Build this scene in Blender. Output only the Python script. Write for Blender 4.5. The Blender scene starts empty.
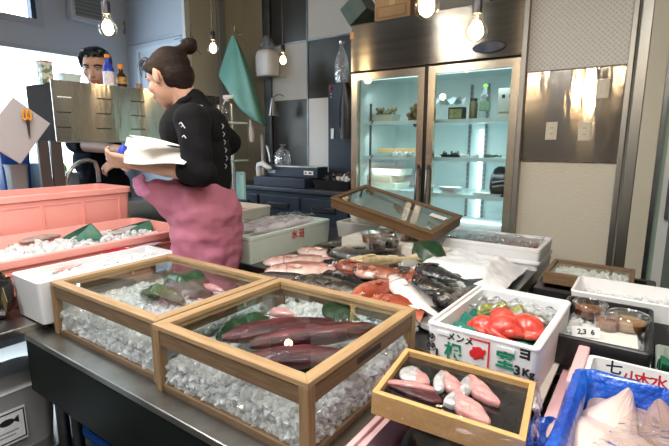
import bpy, bmesh, math, random
import numpy as np
from mathutils import Vector, Matrix, noise
random.seed(7); rng = np.random.default_rng(7)
R = math.radians; PI = math.pi
COL = bpy.context.scene.collection
SC = bpy.context.scene

# ---------- camera geometry: turns a sight line into a point at a known height / depth ----------
F_, P_, H_, A_ = 450.0, math.atan(81/450), 1.3, R(35)
_ca, _sa, _C, _S = math.cos(A_), math.sin(A_), math.cos(P_), math.sin(P_)
def _ray(u, v):
    a = u-334.5; b = -(v-223); x, y, z = a, F_*_C+b*_S, -F_*_S+b*_C
    return x*_ca-y*_sa, x*_sa+y*_ca, z, y
def Z(u, v, z):
    x, y, w, _ = _ray(u, v); k = (z-H_)/w; return Vector((x*k, y*k, z))
def T(u, v, t):
    x, y, w, _ = _ray(u, v); k = t/y; return Vector((x*k, t, H_+w*k))
def X(u, v, s):
    x, y, w, _ = _ray(u, v); k = s/x; return Vector((s, y*k, H_+w*k))
def D(u, v, d):
    x, y, w, q = _ray(u, v); k = d/q; return Vector((x*k, y*k, H_+w*k))
CAM_R = Vector((_ca, _sa, 0)); CAM_F = Vector((-_sa, _ca, 0)); UP = Vector((0, 0, 1))

# ---------- materials ----------
MATS = {}
def _nt(name):
    m = bpy.data.materials.new(name); m.use_nodes = True; nt = m.node_tree
    b = nt.nodes['Principled BSDF']; return m, nt, b
def rgb(c): return (c[0], c[1], c[2], 1)
def mat(name, col, rough=.5, metal=0, col2=None, nscale=8, stretch=(1, 1, 1), bump=0, bscale=None, bdist=.002,
        trans=0, sss=0, coat=0, emis=None, estr=0, contrast=(.35, .65), spec=.5, aniso=0, alpha=1, ior=1.45, detail=4):
    m, nt, b = _nt(name); N = nt.nodes; L = nt.links
    b.inputs['Base Color'].default_value = rgb(col); b.inputs['Roughness'].default_value = rough
    b.inputs['Metallic'].default_value = metal; b.inputs['Transmission Weight'].default_value = trans
    b.inputs['Subsurface Weight'].default_value = sss; b.inputs['Coat Weight'].default_value = coat
    b.inputs['Coat Roughness'].default_value = .08
    if sss: b.inputs['Subsurface Radius'].default_value = (.01, .006, .004)
    b.inputs['Specular IOR Level'].default_value = spec; b.inputs['IOR'].default_value = ior
    b.inputs['Alpha'].default_value = alpha
    if emis: b.inputs['Emission Color'].default_value = rgb(emis); b.inputs['Emission Strength'].default_value = estr
    tc = N.new('ShaderNodeTexCoord'); mp = N.new('ShaderNodeMapping'); mp.inputs['Scale'].default_value = stretch
    L.new(tc.outputs['Object'], mp.inputs['Vector'])
    if col2 is not None:
        n = N.new('ShaderNodeTexNoise'); n.inputs['Scale'].default_value = nscale; n.inputs['Detail'].default_value = detail
        L.new(mp.outputs[0], n.inputs['Vector'])
        r = N.new('ShaderNodeValToRGB'); r.color_ramp.elements[0].position = contrast[0]; r.color_ramp.elements[1].position = contrast[1]
        r.color_ramp.elements[0].color = rgb(col); r.color_ramp.elements[1].color = rgb(col2)
        L.new(n.outputs['Fac'], r.inputs[0]); L.new(r.outputs[0], b.inputs['Base Color'])
    if bump:
        n2 = N.new('ShaderNodeTexNoise'); n2.inputs['Scale'].default_value = bscale or nscale*3; n2.inputs['Detail'].default_value = 5
        L.new(mp.outputs[0], n2.inputs['Vector'])
        bp = N.new('ShaderNodeBump'); bp.inputs['Strength'].default_value = bump; bp.inputs['Distance'].default_value = bdist
        L.new(n2.outputs['Fac'], bp.inputs['Height']); L.new(bp.outputs[0], b.inputs['Normal'])
    if aniso:
        b.inputs['Anisotropic'].default_value = aniso; b.inputs['Anisotropic Rotation'].default_value = .25
        t = N.new('ShaderNodeTangent'); t.direction_type = 'RADIAL'; t.axis = 'Z'; L.new(t.outputs[0], b.inputs['Tangent'])
    MATS[name] = m; return m
def glass_mat(name, tint=(1, 1, 1), rough=.0, bump=0, bscale=20, refl=1.0, bdist=.01, base=0.0):
    """thin pane or film: clear with a fresnel reflection"""
    m = bpy.data.materials.new(name); m.use_nodes = True; nt = m.node_tree; N = nt.nodes; L = nt.links
    N.clear(); o = N.new('ShaderNodeOutputMaterial'); mx = N.new('ShaderNodeMixShader')
    tr = N.new('ShaderNodeBsdfTransparent'); tr.inputs[0].default_value = rgb(tint)
    gl = N.new('ShaderNodeBsdfGlossy'); gl.inputs['Roughness'].default_value = rough; gl.inputs['Color'].default_value = (1, 1, 1, 1)
    lw = N.new('ShaderNodeLayerWeight'); lw.inputs['Blend'].default_value = .5
    pw = N.new('ShaderNodeMath'); pw.operation = 'POWER'; pw.inputs[1].default_value = 5; L.new(lw.outputs['Facing'], pw.inputs[0])
    fr = N.new('ShaderNodeMath'); fr.operation = 'MULTIPLY_ADD'; fr.inputs[1].default_value = .92; fr.inputs[2].default_value = .045; L.new(pw.outputs[0], fr.inputs[0])
    ma = N.new('ShaderNodeMath'); ma.operation = 'MULTIPLY_ADD'; ma.inputs[1].default_value = refl; ma.inputs[2].default_value = base
    ma.use_clamp = True
    L.new(fr.outputs[0], ma.inputs[0]); L.new(ma.outputs[0], mx.inputs[0]); L.new(tr.outputs[0], mx.inputs[1]); L.new(gl.outputs[0], mx.inputs[2])
    if bump:
        tc = N.new('ShaderNodeTexCoord'); n = N.new('ShaderNodeTexNoise'); n.inputs['Scale'].default_value = bscale; n.inputs['Detail'].default_value = 3
        n.inputs['Distortion'].default_value = 1.5
        L.new(tc.outputs['Object'], n.inputs['Vector']); bp = N.new('ShaderNodeBump'); bp.inputs['Strength'].default_value = bump; bp.inputs['Distance'].default_value = bdist
        L.new(n.outputs['Fac'], bp.inputs['Height']); L.new(bp.outputs[0], gl.inputs['Normal']); L.new(bp.outputs[0], lw.inputs['Normal'])
    L.new(mx.outputs[0], o.inputs[0]); MATS[name] = m; return m
def emit_mat(name, col, strength):
    m = bpy.data.materials.new(name); m.use_nodes = True; nt = m.node_tree; N = nt.nodes; N.clear()
    o = N.new('ShaderNodeOutputMaterial'); e = N.new('ShaderNodeEmission'); e.inputs[0].default_value = rgb(col); e.inputs[1].default_value = strength
    nt.links.new(e.outputs[0], o.inputs[0]); MATS[name] = m; return m
def fish_mat(name, back, side, belly, spots=None, rough=.25, axis='Y', lo=-.04, hi=.04, nscale=60, mottle=.5):
    """colour runs from belly (lo) to back (hi) across the body, broken by mottling"""
    m, nt, b = _nt(name); N = nt.nodes; L = nt.links
    tc = N.new('ShaderNodeTexCoord'); sp = N.new('ShaderNodeSeparateXYZ'); L.new(tc.outputs['Object'], sp.inputs[0])
    mr = N.new('ShaderNodeMapRange'); mr.inputs[1].default_value = lo; mr.inputs[2].default_value = hi; L.new(sp.outputs[axis], mr.inputs[0])
    n = N.new('ShaderNodeTexNoise'); n.inputs['Scale'].default_value = nscale; n.inputs['Detail'].default_value = 5; L.new(tc.outputs['Object'], n.inputs['Vector'])
    ad = N.new('ShaderNodeMath'); ad.operation = 'MULTIPLY_ADD'; ad.inputs[1].default_value = mottle; L.new(n.outputs['Fac'], ad.inputs[0])
    sb = N.new('ShaderNodeMath'); sb.operation = 'SUBTRACT'; sb.inputs[1].default_value = mottle/2; L.new(ad.outputs[0], sb.inputs[0])
    L.new(mr.outputs[0], ad.inputs[2])
    r = N.new('ShaderNodeValToRGB'); e = r.color_ramp.elements; e[0].position = .15; e[0].color = rgb(belly); e[1].position = .85; e[1].color = rgb(back)
    k = e.new(.5); k.color = rgb(side); L.new(sb.outputs[0], r.inputs[0])
    outc = r.outputs[0]
    if spots:
        v = N.new('ShaderNodeTexNoise'); v.inputs['Scale'].default_value = nscale*.5; v.inputs['Detail'].default_value = 3; L.new(tc.outputs['Object'], v.inputs['Vector'])
        r2 = N.new('ShaderNodeValToRGB'); r2.color_ramp.elements[0].position = .52; r2.color_ramp.elements[1].position = .6; L.new(v.outputs['Fac'], r2.inputs[0])
        mx = N.new('ShaderNodeMix'); mx.data_type = 'RGBA'; L.new(r2.outputs[0], mx.inputs[0]); L.new(outc, mx.inputs[6]); mx.inputs[7].default_value = rgb(spots); outc = mx.outputs[2]
    L.new(outc, b.inputs['Base Color']); b.inputs['Roughness'].default_value = rough; b.inputs['Coat Weight'].default_value = .5; b.inputs['Coat Roughness'].default_value = .12
    vo = N.new('ShaderNodeTexVoronoi'); vo.inputs['Scale'].default_value = 260; L.new(tc.outputs['Object'], vo.inputs['Vector'])
    bp = N.new('ShaderNodeBump'); bp.inputs['Strength'].default_value = .35; bp.inputs['Distance'].default_value = .001; L.new(vo.outputs['Distance'], bp.inputs['Height']); L.new(bp.outputs[0], b.inputs['Normal'])
    MATS[name] = m; return m

WOOD = mat('case_wood', (.42, .25, .115), .5, col2=(.28, .15, .06), nscale=6, stretch=(1, 1, 6), bump=.2, bscale=60, contrast=(.3, .75))
def wood(name, c1, c2, st, rough=.5): return mat(name, c1, rough, col2=c2, nscale=14, stretch=st, bump=.25, bscale=70, contrast=(.3, .75))
WOODX = wood('pine_along', (.46, .305, .155), (.30, .185, .09), (.8, 10, 10))
WOODY = wood('pine_across', (.46, .305, .155), (.30, .185, .09), (10, .8, 10))
WOODZ = wood('shaded_pine_upright', (.34, .22, .11), (.2, .12, .055), (10, 10, .8))  # same pine made darker, shade on the case posts put into the colour
DWOODX = wood('aged_shaded_pine_along', (.22, .14, .075), (.12, .07, .035), (.8, 12, 12))  # aged wood, darkened further for the shade on the case sides
DWOODY = wood('aged_shaded_pine_across', (.22, .14, .075), (.12, .07, .035), (12, .8, 12))  # aged like the rails along, with the side shade in its colour
BWOODX = wood('brown_wood_along', (.17, .095, .04), (.09, .05, .022), (.8, 10, 10))
BWOODY = wood('brown_wood_across', (.17, .095, .04), (.09, .05, .022), (10, .8, 10))
LWOODX = wood('light_pine_along', (.72, .45, .18), (.6, .34, .12), (.8, 8, 8))
LWOODY = wood('light_pine_across', (.72, .45, .18), (.6, .34, .12), (8, .8, 8))
STEEL = mat('steel', (.62, .6, .56), .28, 1, col2=(.5, .48, .45), nscale=5, bump=.05, bscale=200, bdist=.0005)
BRUSHED = mat('brushed_steel', (.46, .42, .36), .2, 1, aniso=.93, col2=(.36, .33, .28), nscale=3, stretch=(.3, .3, 12))
BRUSHED2 = mat('brushed_wall_steel', (.56, .50, .42), .11, 1, aniso=.95, bump=.45, bscale=5, bdist=.012, stretch=(1, 1, .25))
DKSTEEL = mat('dark_steel', (.2, .21, .22), .35, 1, col2=(.13, .14, .14), nscale=9)
TABLET = mat('table_steel', (.46, .45, .4), .33, 1, col2=(.3, .29, .26), nscale=9, bump=.15, bscale=25)
BLACKP = mat('black_plastic', (.018, .018, .02), .35)
APRONM = mat('black_panel', (.005, .007, .006), .5, col2=(.008, .012, .009), nscale=4, spec=.15)
RUBBER = mat('black_rubber', (.02, .02, .02), .7)
FOAM = mat('white_foam', (.80, .80, .80), .55, col2=(.74, .75, .76), nscale=5, bump=.3, bscale=220, bdist=.0008)
FOAMC = mat('cream_foam', (.72, .68, .6), .6, col2=(.62, .57, .48), nscale=5, bump=.3, bscale=220, bdist=.0008)
FOAMG = mat('pale_green_foam', (.62, .70, .62), .6, col2=(.56, .64, .57), nscale=4, bump=.3, bscale=200, bdist=.0008)
PINKP = mat('pink_plastic', (.92, .42, .36), .38, col2=(.88, .37, .32), nscale=3, coat=.2)
PINKF = mat('pink_foam', (.78, .5, .5), .55, col2=(.72, .44, .45), nscale=4, bump=.2, bscale=200)
BLUEP = mat('blue_sheet', (.004, .05, .40), .18, col2=(.008, .11, .58), nscale=7, bump=1.0, bscale=34, bdist=.02, coat=.6)
BLUEB = mat('blue_bin', (.01, .07, .3), .4)
ICE = mat('ice', (.97, .99, 1.0), .08, sss=.5, ior=1.31, spec=1, alpha=.55)
ICE.node_tree.nodes['Principled BSDF'].inputs['Subsurface Radius'].default_value = (1, 1, 1); ICE.node_tree.nodes['Principled BSDF'].inputs['Subsurface Scale'].default_value = .02
ICEB = mat('ice_core', (.88, .9, .91), .4, bump=.8, bscale=60, bdist=.01)
TUNA = mat('tuna_flesh', (.035, .004, .007), .38, col2=(.13, .018, .025), nscale=16, stretch=(1, 6, 6), bump=.6, bscale=34, bdist=.004, coat=.15, contrast=(.4, .7))
TUNAL = mat('tuna_skin_side', (.33, .07, .08), .3, col2=(.24, .03, .05), nscale=30, stretch=(1, 5, 5), bump=.3, coat=.5)
LEAF = mat('leaf', (.010, .034, .014), .35, col2=(.02, .06, .024), nscale=6, stretch=(1, 8, 1), coat=.3)
LEAFL = mat('light_leaf', (.035, .075, .025), .4, col2=(.06, .11, .04), nscale=6, stretch=(1, 8, 1), coat=.3)
GREENS = mat('green_sheet', (.01, .17, .13), .3, col2=(.02, .23, .17), nscale=9, bump=.5, bscale=20, bdist=.01, coat=.4)
GREENC = mat('green_cloth', (.10, .27, .21), .55, col2=(.08, .22, .17), nscale=4, bump=.2, bscale=12, bdist=.01)
SKIN = mat('skin', (.56, .33, .23), .5, sss=.15, col2=(.5, .28, .19), nscale=12)
HAIR = mat('hair', (.008, .005, .004), .6, spec=.2, col2=(.025, .011, .007), nscale=22, stretch=(1, 1, 14), bump=.8, bscale=60, bdist=.004)
HAIRB = mat('black_hair', (.008, .008, .01), .4, bump=.8, bscale=60, bdist=.004)
SHIRT = mat('black_cloth', (.006, .006, .007), .85, spec=.2, bump=.3, bscale=30, bdist=.006)
NAVY = mat('navy_cloth', (.006, .008, .016), .85, spec=.2, bump=.3, bscale=30)
APR = mat('pink_apron', (.50, .17, .25), .65, col2=(.43, .14, .21), nscale=6, bump=.35, bscale=16, bdist=.012)
APRL = mat('light_pink_apron', (.62, .24, .42), .6)
PAPER = mat('paper', (.78, .74, .68), .6, bump=.1, bscale=10)
WHITEP = mat('white_plastic', (.8, .8, .8), .35)
WHITES = mat('white_sheet', (.82, .83, .86), .35, bump=.7, bscale=14, bdist=.012, sss=0)
INK = mat('ink', (.015, .015, .02), .6)
GINK = mat('green_ink', (.01, .22, .13), .6)
RINK = mat('red_ink', (.62, .02, .03), .55)
BEIGE = mat('beige_wall', (.62, .57, .46), .7, bump=.7, bscale=90, bdist=.004)
BEIGE2 = mat('beige_panel', (.50, .47, .37), .55, col2=(.46, .43, .34), nscale=2)
WALLW = mat('pale_wall', (.50, .56, .66), .6, bump=.1)
WALLB = mat('blue_white_panel', (.56, .64, .74), .5)
ALU = mat('window_frame', (.45, .5, .58), .35, .3)
ALUD = mat('window_frame_dark', (.05, .09, .17), .4)
CEILM = mat('ceiling_paint', (.14, .14, .14), .8)
FLOORM = mat('floor_concrete', (.05, .05, .05), .45, col2=(.08, .08, .075), nscale=3, bump=.2)
GLASS = glass_mat('clear_glass', (.97, .98, .975), refl=1.0)
GLASSD = glass_mat('lid_glass', (.95, .97, .96), refl=.9, base=.0)
DOORG = glass_mat('fridge_glass', (.9, .96, .96), refl=1.0, base=.02)
FILM = glass_mat('film', (.97, .97, .97), .1, bump=1, bscale=22, refl=1.6, bdist=.012, base=.035)
BAGF = glass_mat('bag_film', (.9, .9, .92), .1, bump=1, bscale=30, refl=2.5, bdist=.03, base=.10)
CUPG = glass_mat('cup_plastic', (.95, .95, .95), .03, refl=1.6, base=.04)
BULBG = glass_mat('bulb_glass', (1, .95, .85), .0, refl=1.0)
FRIN = mat('fridge_lining', (.78, .86, .85), .4)
FRSH = mat('fridge_shelf', (.7, .84, .84), .3)
FRSTEEL = mat('fridge_steel', (.64, .56, .44), .26, 1, aniso=.6)
BROWNF = mat('brown_food', (.30, .10, .025), .35, col2=(.18, .055, .015), nscale=40, bump=.6, bscale=80, coat=.5)
TANF = mat('tan_food', (.5, .3, .13), .4, col2=(.36, .18, .07), nscale=40, bump=.6, bscale=80, coat=.5)
OCTO = mat('red_octopus', (.50, .025, .02), .25, col2=(.68, .09, .06), nscale=40, bump=.8, bscale=90, coat=.6)
PINKM = mat('pink_flesh', (.60, .26, .24), .3, col2=(.48, .17, .17), nscale=20, stretch=(1, 6, 6), coat=.5)
SILV = mat('silver_skin', (.72, .72, .73), .25, .3, col2=(.42, .42, .44), nscale=40, coat=.5)
WHITEM = mat('white_flesh', (.78, .62, .56), .3, col2=(.66, .48, .44), nscale=7, bump=.4, bscale=20, coat=.5)
BONE = mat('ray_flesh', (.42, .30, .27), .35, col2=(.3, .2, .18), nscale=14, bump=.5, bscale=40, coat=.5)
BLACKS = mat('black_skin', (.02, .02, .015), .3, coat=.5)
EYEW = mat('eye_white', (.6, .58, .55), .2); EYEB = mat('eye_dark', (.01, .008, .006), .1, coat=1)
LIP = mat('lips', (.45, .16, .14), .4)
CARD = mat('cardboard', (.42, .27, .14), .8, col2=(.36, .22, .11), nscale=6)
YEL = mat('yellow_green_label', (.45, .5, .05), .4); GOLD = mat('gold_print', (.62, .36, .08), .4)
ORANGE = mat('orange_cap', (.8, .25, .02), .4); DBLUE = mat('deep_blue_label', (.02, .05, .45), .35)
AMBER = mat('dark_sauce', (.05, .018, .006), .15); TEAL = mat('teal_plastic', (.03, .35, .33), .35)
DNAVY = mat('dark_navy_metal', (.028, .04, .065), .45, .0, col2=(.02, .03, .05), nscale=6)
GREYP = mat('grey_plastic', (.3, .3, .3), .5); DGREY = mat('dark_grey', (.06, .06, .065), .5)
PURP = mat('purple_cloth', (.45, .12, .33), .7)

# ---------- mesh building ----------
class MB:
    def __init__(s): s.v = []; s.f = []; s.mi = []; s.mats = []
    def _m(s, m):
        if m is None: return -1
        if m not in s.mats: s.mats.append(m)
        return s.mats.index(m)
    def add(s, vs, fs, m=None, M=None):
        k = len(s.v); i = s._m(m)
        for p in vs:
            p = Vector(p); s.v.append(M @ p if M is not None else p)
        for f in fs: s.f.append([k+j for j in f]); s.mi.append(i)
        return s
    def box(s, x0, x1, y0, y1, z0, z1, m=None, M=None):
        if x0 > x1: x0, x1 = x1, x0
        if y0 > y1: y0, y1 = y1, y0
        if z0 > z1: z0, z1 = z1, z0
        vs = [(x0, y0, z0), (x1, y0, z0), (x1, y1, z0), (x0, y1, z0), (x0, y0, z1), (x1, y0, z1), (x1, y1, z1), (x0, y1, z1)]
        return s.add(vs, [(0, 3, 2, 1), (4, 5, 6, 7), (0, 1, 5, 4), (1, 2, 6, 5), (2, 3, 7, 6), (3, 0, 4, 7)], m, M)
    def rings(s, rs, m=None, cap0=True, cap1=True, M=None, closed=False):
        n = len(rs[0]); vs = [p for r in rs for p in r]; fs = []
        K = len(rs)
        for i in range(K if closed else K-1):
            a = i*n; b = ((i+1) % K)*n
            for j in range(n): fs.append((a+j, a+(j+1) % n, b+(j+1) % n, b+j))
        if not closed:
            if cap0: fs.append(tuple(range(n-1, -1, -1)))
            if cap1: fs.append(tuple((K-1)*n+j for j in range(n)))
        return s.add(vs, fs, m, M)
    def lathe(s, prof, m=None, n=24, M=None, cap0=True, cap1=True):
        return s.rings([[(r*math.cos(2*PI*j/n), r*math.sin(2*PI*j/n), z) for j in range(n)] for r, z in prof], m, cap0, cap1, M)
    def rrect(s, prof, m=None, M=None, cap0=True, cap1=True, k=4):
        """prof: (width, depth, corner radius, z) rings"""
        rs = []
        for w, d, r, z in prof:
            r = min(r, w/2-1e-4, d/2-1e-4); ring = []
            for q, (cx, cy) in enumerate([(w/2-r, d/2-r), (-w/2+r, d/2-r), (-w/2+r, -d/2+r), (w/2-r, -d/2+r)]):
                for i in range(k+1):
                    a = q*PI/2+i*PI/2/k; ring.append((cx+r*math.cos(a), cy+r*math.sin(a), z))
            rs.append(ring)
        return s.rings(rs, m, cap0, cap1, M)
    def tube(s, pts, r, m=None, n=8, M=None):
        pts = [Vector(p) for p in pts]; rs = []
        rr = r if isinstance(r, (list, tuple)) else [r]*len(pts); prev = None
        for i, p in enumerate(pts):
            d = (pts[min(i+1, len(pts)-1)]-pts[max(i-1, 0)]).normalized()
            if prev is None:
                a = d.cross(Vector((0, 0, 1)));
                if a.length < .1: a = d.cross(Vector((1, 0, 0)))
            else: a = prev-d*prev.dot(d)
            a.normalize(); prev = a; b = d.cross(a)
            rs.append([p+(a*math.cos(2*PI*j/n)+b*math.sin(2*PI*j/n))*rr[i] for j in range(n)])
        return s.rings(rs, m, True, True, M)
    def ell(s, c, rx, ry, rz, m=None, n=16, k=10, M=None):
        c = Vector(c); prof = []
        rs = [[(c.x+rx*max(math.sin(PI*i/k), .02)*math.cos(2*PI*j/n), c.y+ry*max(math.sin(PI*i/k), .02)*math.sin(2*PI*j/n), c.z-rz*math.cos(PI*i/k)) for j in range(n)] for i in range(k+1)]
        return s.rings(rs, m, True, True, M)
def mesh_of(mb, m, name='m'):
    me = bpy.data.meshes.new(name); me.from_pydata([tuple(v) for v in mb.v], [], mb.f)
    ms = mb.mats or [m]
    if mb.mats and m is not None and m not in mb.mats: ms = [m]+mb.mats
    for q in ms: me.materials.append(q)
    if mb.mats:
        off = 1 if (m is not None and m not in mb.mats) else 0
        me.polygons.foreach_set('material_index', [0 if i < 0 else i+off for i in mb.mi])
    me.update(); return me
def part(name, mb, m, parent=None, smooth=False, bevel=0, seg=2, disp=0, loc=None, label=None):
    me = mesh_of(mb, m, name)
    if bevel or disp or True:
        bm = bmesh.new(); bm.from_mesh(me)
        bmesh.ops.recalc_face_normals(bm, faces=bm.faces)
        bm.to_mesh(me); bm.free()
    o = bpy.data.objects.new(name, me); COL.objects.link(o)
    if bevel:
        b = o.modifiers.new('bev', 'BEVEL'); b.width = bevel; b.segments = seg; b.limit_method = 'ANGLE'; b.angle_limit = R(40)
    if smooth:
        me.polygons.foreach_set('use_smooth', [True]*len(me.polygons))
        try: me.set_sharp_from_angle(angle=R(45 if smooth is True else smooth))
        except Exception: pass
    if parent is not None: o.parent = parent
    if loc is not None: o.location = loc
    if label: o['label'] = label
    return o
def tag(o, label, cat, group=None, kind=None):
    o['label'] = label; o['category'] = cat
    if group: o['group'] = group
    if kind: o['kind'] = kind
    return o
def thing(name, label, cat, loc=(0, 0, 0), rz=0, group=None, rot=None):
    o = bpy.data.objects.new(name, None); COL.objects.link(o); o.location = loc
    o.rotation_euler = rot if rot else (0, 0, rz); o.empty_display_size = .05
    return tag(o, label, cat, group)
def solo(name, mb, m, label, cat, loc=(0, 0, 0), rz=0, rot=None, group=None, kind=None, **k):
    o = part(name, mb, m, None, **k); o.location = loc; o.rotation_euler = rot if rot else (0, 0, rz)
    return tag(o, label, cat, group, kind)
def struct(name, mb, m, **k):
    o = part(name, mb, m, None, **k); o['kind'] = 'structure'; return o
def dup(o, loc=None, rz=None, label=None, parent=None):
    c = o.copy(); COL.objects.link(c)
    if parent is not None: c.parent = parent
    if loc is not None: c.location = loc
    if rz is not None: c.rotation_euler = (c.rotation_euler[0], c.rotation_euler[1], rz)
    if label: c['label'] = label
    for ch in list(o.children): dup(ch, parent=c)
    return c
def text(s, size, m, parent, M, name='lettering', bold=0, ext=.0004, label=None):
    cu = bpy.data.curves.new('t', 'FONT'); cu.body = s; cu.size = size; cu.align_x = 'CENTER'; cu.align_y = 'CENTER'; cu.offset = bold; cu.extrude = ext
    cu.resolution_u = 3
    o = bpy.data.objects.new('t', cu); COL.objects.link(o)
    dg = bpy.context.evaluated_depsgraph_get(); me = bpy.data.meshes.new_from_object(o.evaluated_get(dg)); bpy.data.objects.remove(o)
    me.transform(M); me.materials.clear(); me.materials.append(m)
    q = bpy.data.objects.new(name, me); COL.objects.link(q); q.parent = parent
    if label: q['label'] = label
    return q
def frame_M(o, x, y):
    """matrix whose local x,y axes lie along x,y at origin o"""
    x = Vector(x).normalized(); y = Vector(y); y = (y-x*y.dot(x)).normalized(); z = x.cross(y)
    M = Matrix((x, y, z)).transposed().to_4x4(); M.translation = Vector(o); return M
def rail_frame(w, d, rw, z0, z1, mx, my):
    """mitred rectangular frame centred on 0,0: x rails and y rails"""
    mb = MB(); a, b = w/2, d/2; i, j = a-rw, b-rw
    for sx in (1, -1):
        P = [(-a, sx*b), (a, sx*b), (i, sx*j), (-i, sx*j)]
        if sx < 0: P = P[::-1]
        mb.add([(x, y, z0) for x, y in P]+[(x, y, z1) for x, y in P], [(0, 1, 2, 3), (4, 7, 6, 5), (0, 4, 5, 1), (1, 5, 6, 2), (2, 6, 7, 3), (3, 7, 4, 0)], mx)
        P = [(sx*a, -b), (sx*a, b), (sx*i, j), (sx*i, -j)]
        mb.add([(x, y, z0) for x, y in P]+[(x, y, z1) for x, y in P], [(0, 1, 2, 3), (4, 7, 6, 5), (0, 4, 5, 1), (1, 5, 6, 2), (2, 6, 7, 3), (3, 7, 4, 0)], my)
    return mb
_t = (1+5**.5)/2
ICO = np.array([(-1, _t, 0), (1, _t, 0), (-1, -_t, 0), (1, -_t, 0), (0, -1, _t), (0, 1, _t), (0, -1, -_t), (0, 1, -_t), (_t, 0, -1), (_t, 0, 1), (-_t, 0, -1), (-_t, 0, 1)])/math.sqrt(1+_t*_t)
ICOF = [(0, 11, 5), (0, 5, 1), (0, 1, 7), (0, 7, 10), (0, 10, 11), (1, 5, 9), (5, 11, 4), (11, 10, 2), (10, 7, 6), (7, 1, 8), (3, 9, 4), (3, 4, 2), (3, 2, 6), (3, 6, 8), (3, 8, 9), (4, 9, 5), (2, 4, 11), (6, 2, 10), (8, 6, 7), (9, 8, 1)]
def chunks(mb, pts, size, m=None, jit=.35):
    for p in pts:
        q = ICO*(1+rng.uniform(-jit, jit, (12, 1)))*size*rng.uniform(.55, 1.3)*np.array([1, rng.uniform(.6, 1), rng.uniform(.55, .9)])
        a, b, c = rng.uniform(0, 6.3, 3); Mx = np.array(Matrix.Rotation(a, 3, 'X') @ Matrix.Rotation(b, 3, 'Y') @ Matrix.Rotation(c, 3, 'Z'))
        q = q @ Mx.T+np.array(p); mb.add(q.tolist(), ICOF, m)
def remeshed(name, mb, m, voxel, parent=None, smooth_it=4, fold=None):
    """fuse overlapping closed shapes into one continuous skin"""
    me = mesh_of(mb, m, name); o = bpy.data.objects.new('tmp', me); COL.objects.link(o)
    r = o.modifiers.new('r', 'REMESH'); r.mode = 'VOXEL'; r.voxel_size = voxel
    sm = o.modifiers.new('s', 'SMOOTH'); sm.factor = .5; sm.iterations = smooth_it
    dg = bpy.context.evaluated_depsgraph_get(); me2 = bpy.data.meshes.new_from_object(o.evaluated_get(dg)); bpy.data.objects.remove(o)
    if fold:
        for v, n in zip(me2.vertices, [q.vector.copy() for q in me2.vertex_normals]): v.co += n*fold(v.co)
    me2.polygons.foreach_set('use_smooth', [True]*len(me2.polygons))
    me2.materials.clear(); me2.materials.append(m)
    q = bpy.data.objects.new(name, me2); COL.objects.link(q)
    if parent is not None: q.parent = parent
    return q
def cap(mb, a, ra, b, rb, n=12):
    """tapered capsule"""
    a, b = Vector(a), Vector(b); d = (b-a)
    if d.length < 1e-5: return mb.ell(a, ra, ra, ra, n=n)
    u = d.normalized(); q = u.cross(UP)
    if q.length < .05: q = u.cross(Vector((1, 0, 0)))
    q.normalize(); w = u.cross(q); rs = []
    for i in range(5):
        t = PI/2*(1-i/4); rs.append((a-u*ra*math.sin(t), max(ra*math.cos(t), ra*.03)))
    for i in range(5):
        t = PI/2*i/4; rs.append((b+u*rb*math.sin(t), max(rb*math.cos(t), rb*.03)))
    return mb.rings([[c+(q*math.cos(2*PI*j/n)+w*math.sin(2*PI*j/n))*r for j in range(n)] for c, r in rs])
def chain(mb, pts):
    for (a, ra), (b, rb) in zip(pts, pts[1:]): cap(mb, a, ra, b, rb)
def ovcap(mb, c, rx, ry, rz, ax, ay, az, n=20):
    """ellipsoid with given axes"""
    M = Matrix((ax, ay, az)).transposed().to_4x4(); M.translation = Vector(c)
    return mb.ell((0, 0, 0), rx, ry, rz, n=n, k=12, M=M)
def wavy(w, d, nx, ny, amp, f1, f2, drop=.0, side=0):
    vs = []
    for i in range(nx+1):
        for j in range(ny+1):
            x, y = (i/nx-.5)*w, (j/ny-.5)*d; vs.append((x, y, amp*math.sin(x*f1+y*f2)+amp*.6*math.sin(y*f1*1.7-x*f2)))
    return MB().add(vs, [(i*(ny+1)+j, i*(ny+1)+j+1, (i+1)*(ny+1)+j+1, (i+1)*(ny+1)+j) for i in range(nx) for j in range(ny)])
def blobby(rx, ry, rz_, seed, amp=.2, n=28, k=14):
    q = MB().ell((0, 0, 0), rx, ry, rz_, n=n, k=k); q.v = [v*(1+amp*noise.noise(Vector((v.x/rx, v.y/ry, seed))*1.3)) for v in q.v]; return q
# ---------- camera, world ----------
cam = bpy.data.cameras.new('camera'); co = bpy.data.objects.new('camera', cam); COL.objects.link(co); SC.camera = co
cam.sensor_width = 36; cam.lens = 36*F_/669; co.location = (0, 0, H_); co.rotation_euler = (PI/2-P_, 0, A_); cam.clip_start = .02
w = bpy.data.worlds.new('sky'); SC.world = w; w.use_nodes = True
w.node_tree.nodes['Background'].inputs[0].default_value = (.72, .86, 1.0, 1); w.node_tree.nodes['Background'].inputs[1].default_value = 6.5
SC.view_settings.view_transform = 'Standard'; SC.view_settings.look = 'None'; SC.view_settings.gamma = 1; SC.view_settings.exposure = .24
SC.view_settings.use_curve_mapping = False
SC.cycles.max_bounces = 10; SC.cycles.transparent_max_bounces = 16; SC.cycles.caustics_reflective = False; SC.cycles.caustics_refractive = False
SC.cycles.sample_clamp_indirect = 4; SC.cycles.use_denoising = True

# ---------- room shell ----------
SL, TB, TF, SR = -4.2, 3.2, -3.5, 2.6      # left wall, back wall, front closed by an added wall, right wall
struct('floor', MB().box(SL, SR, TF, TB, -.05, 0), FLOORM)
struct('ceiling', MB().box(SL, SR, TF, TB, 3.0, 3.1), CEILM)
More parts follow.
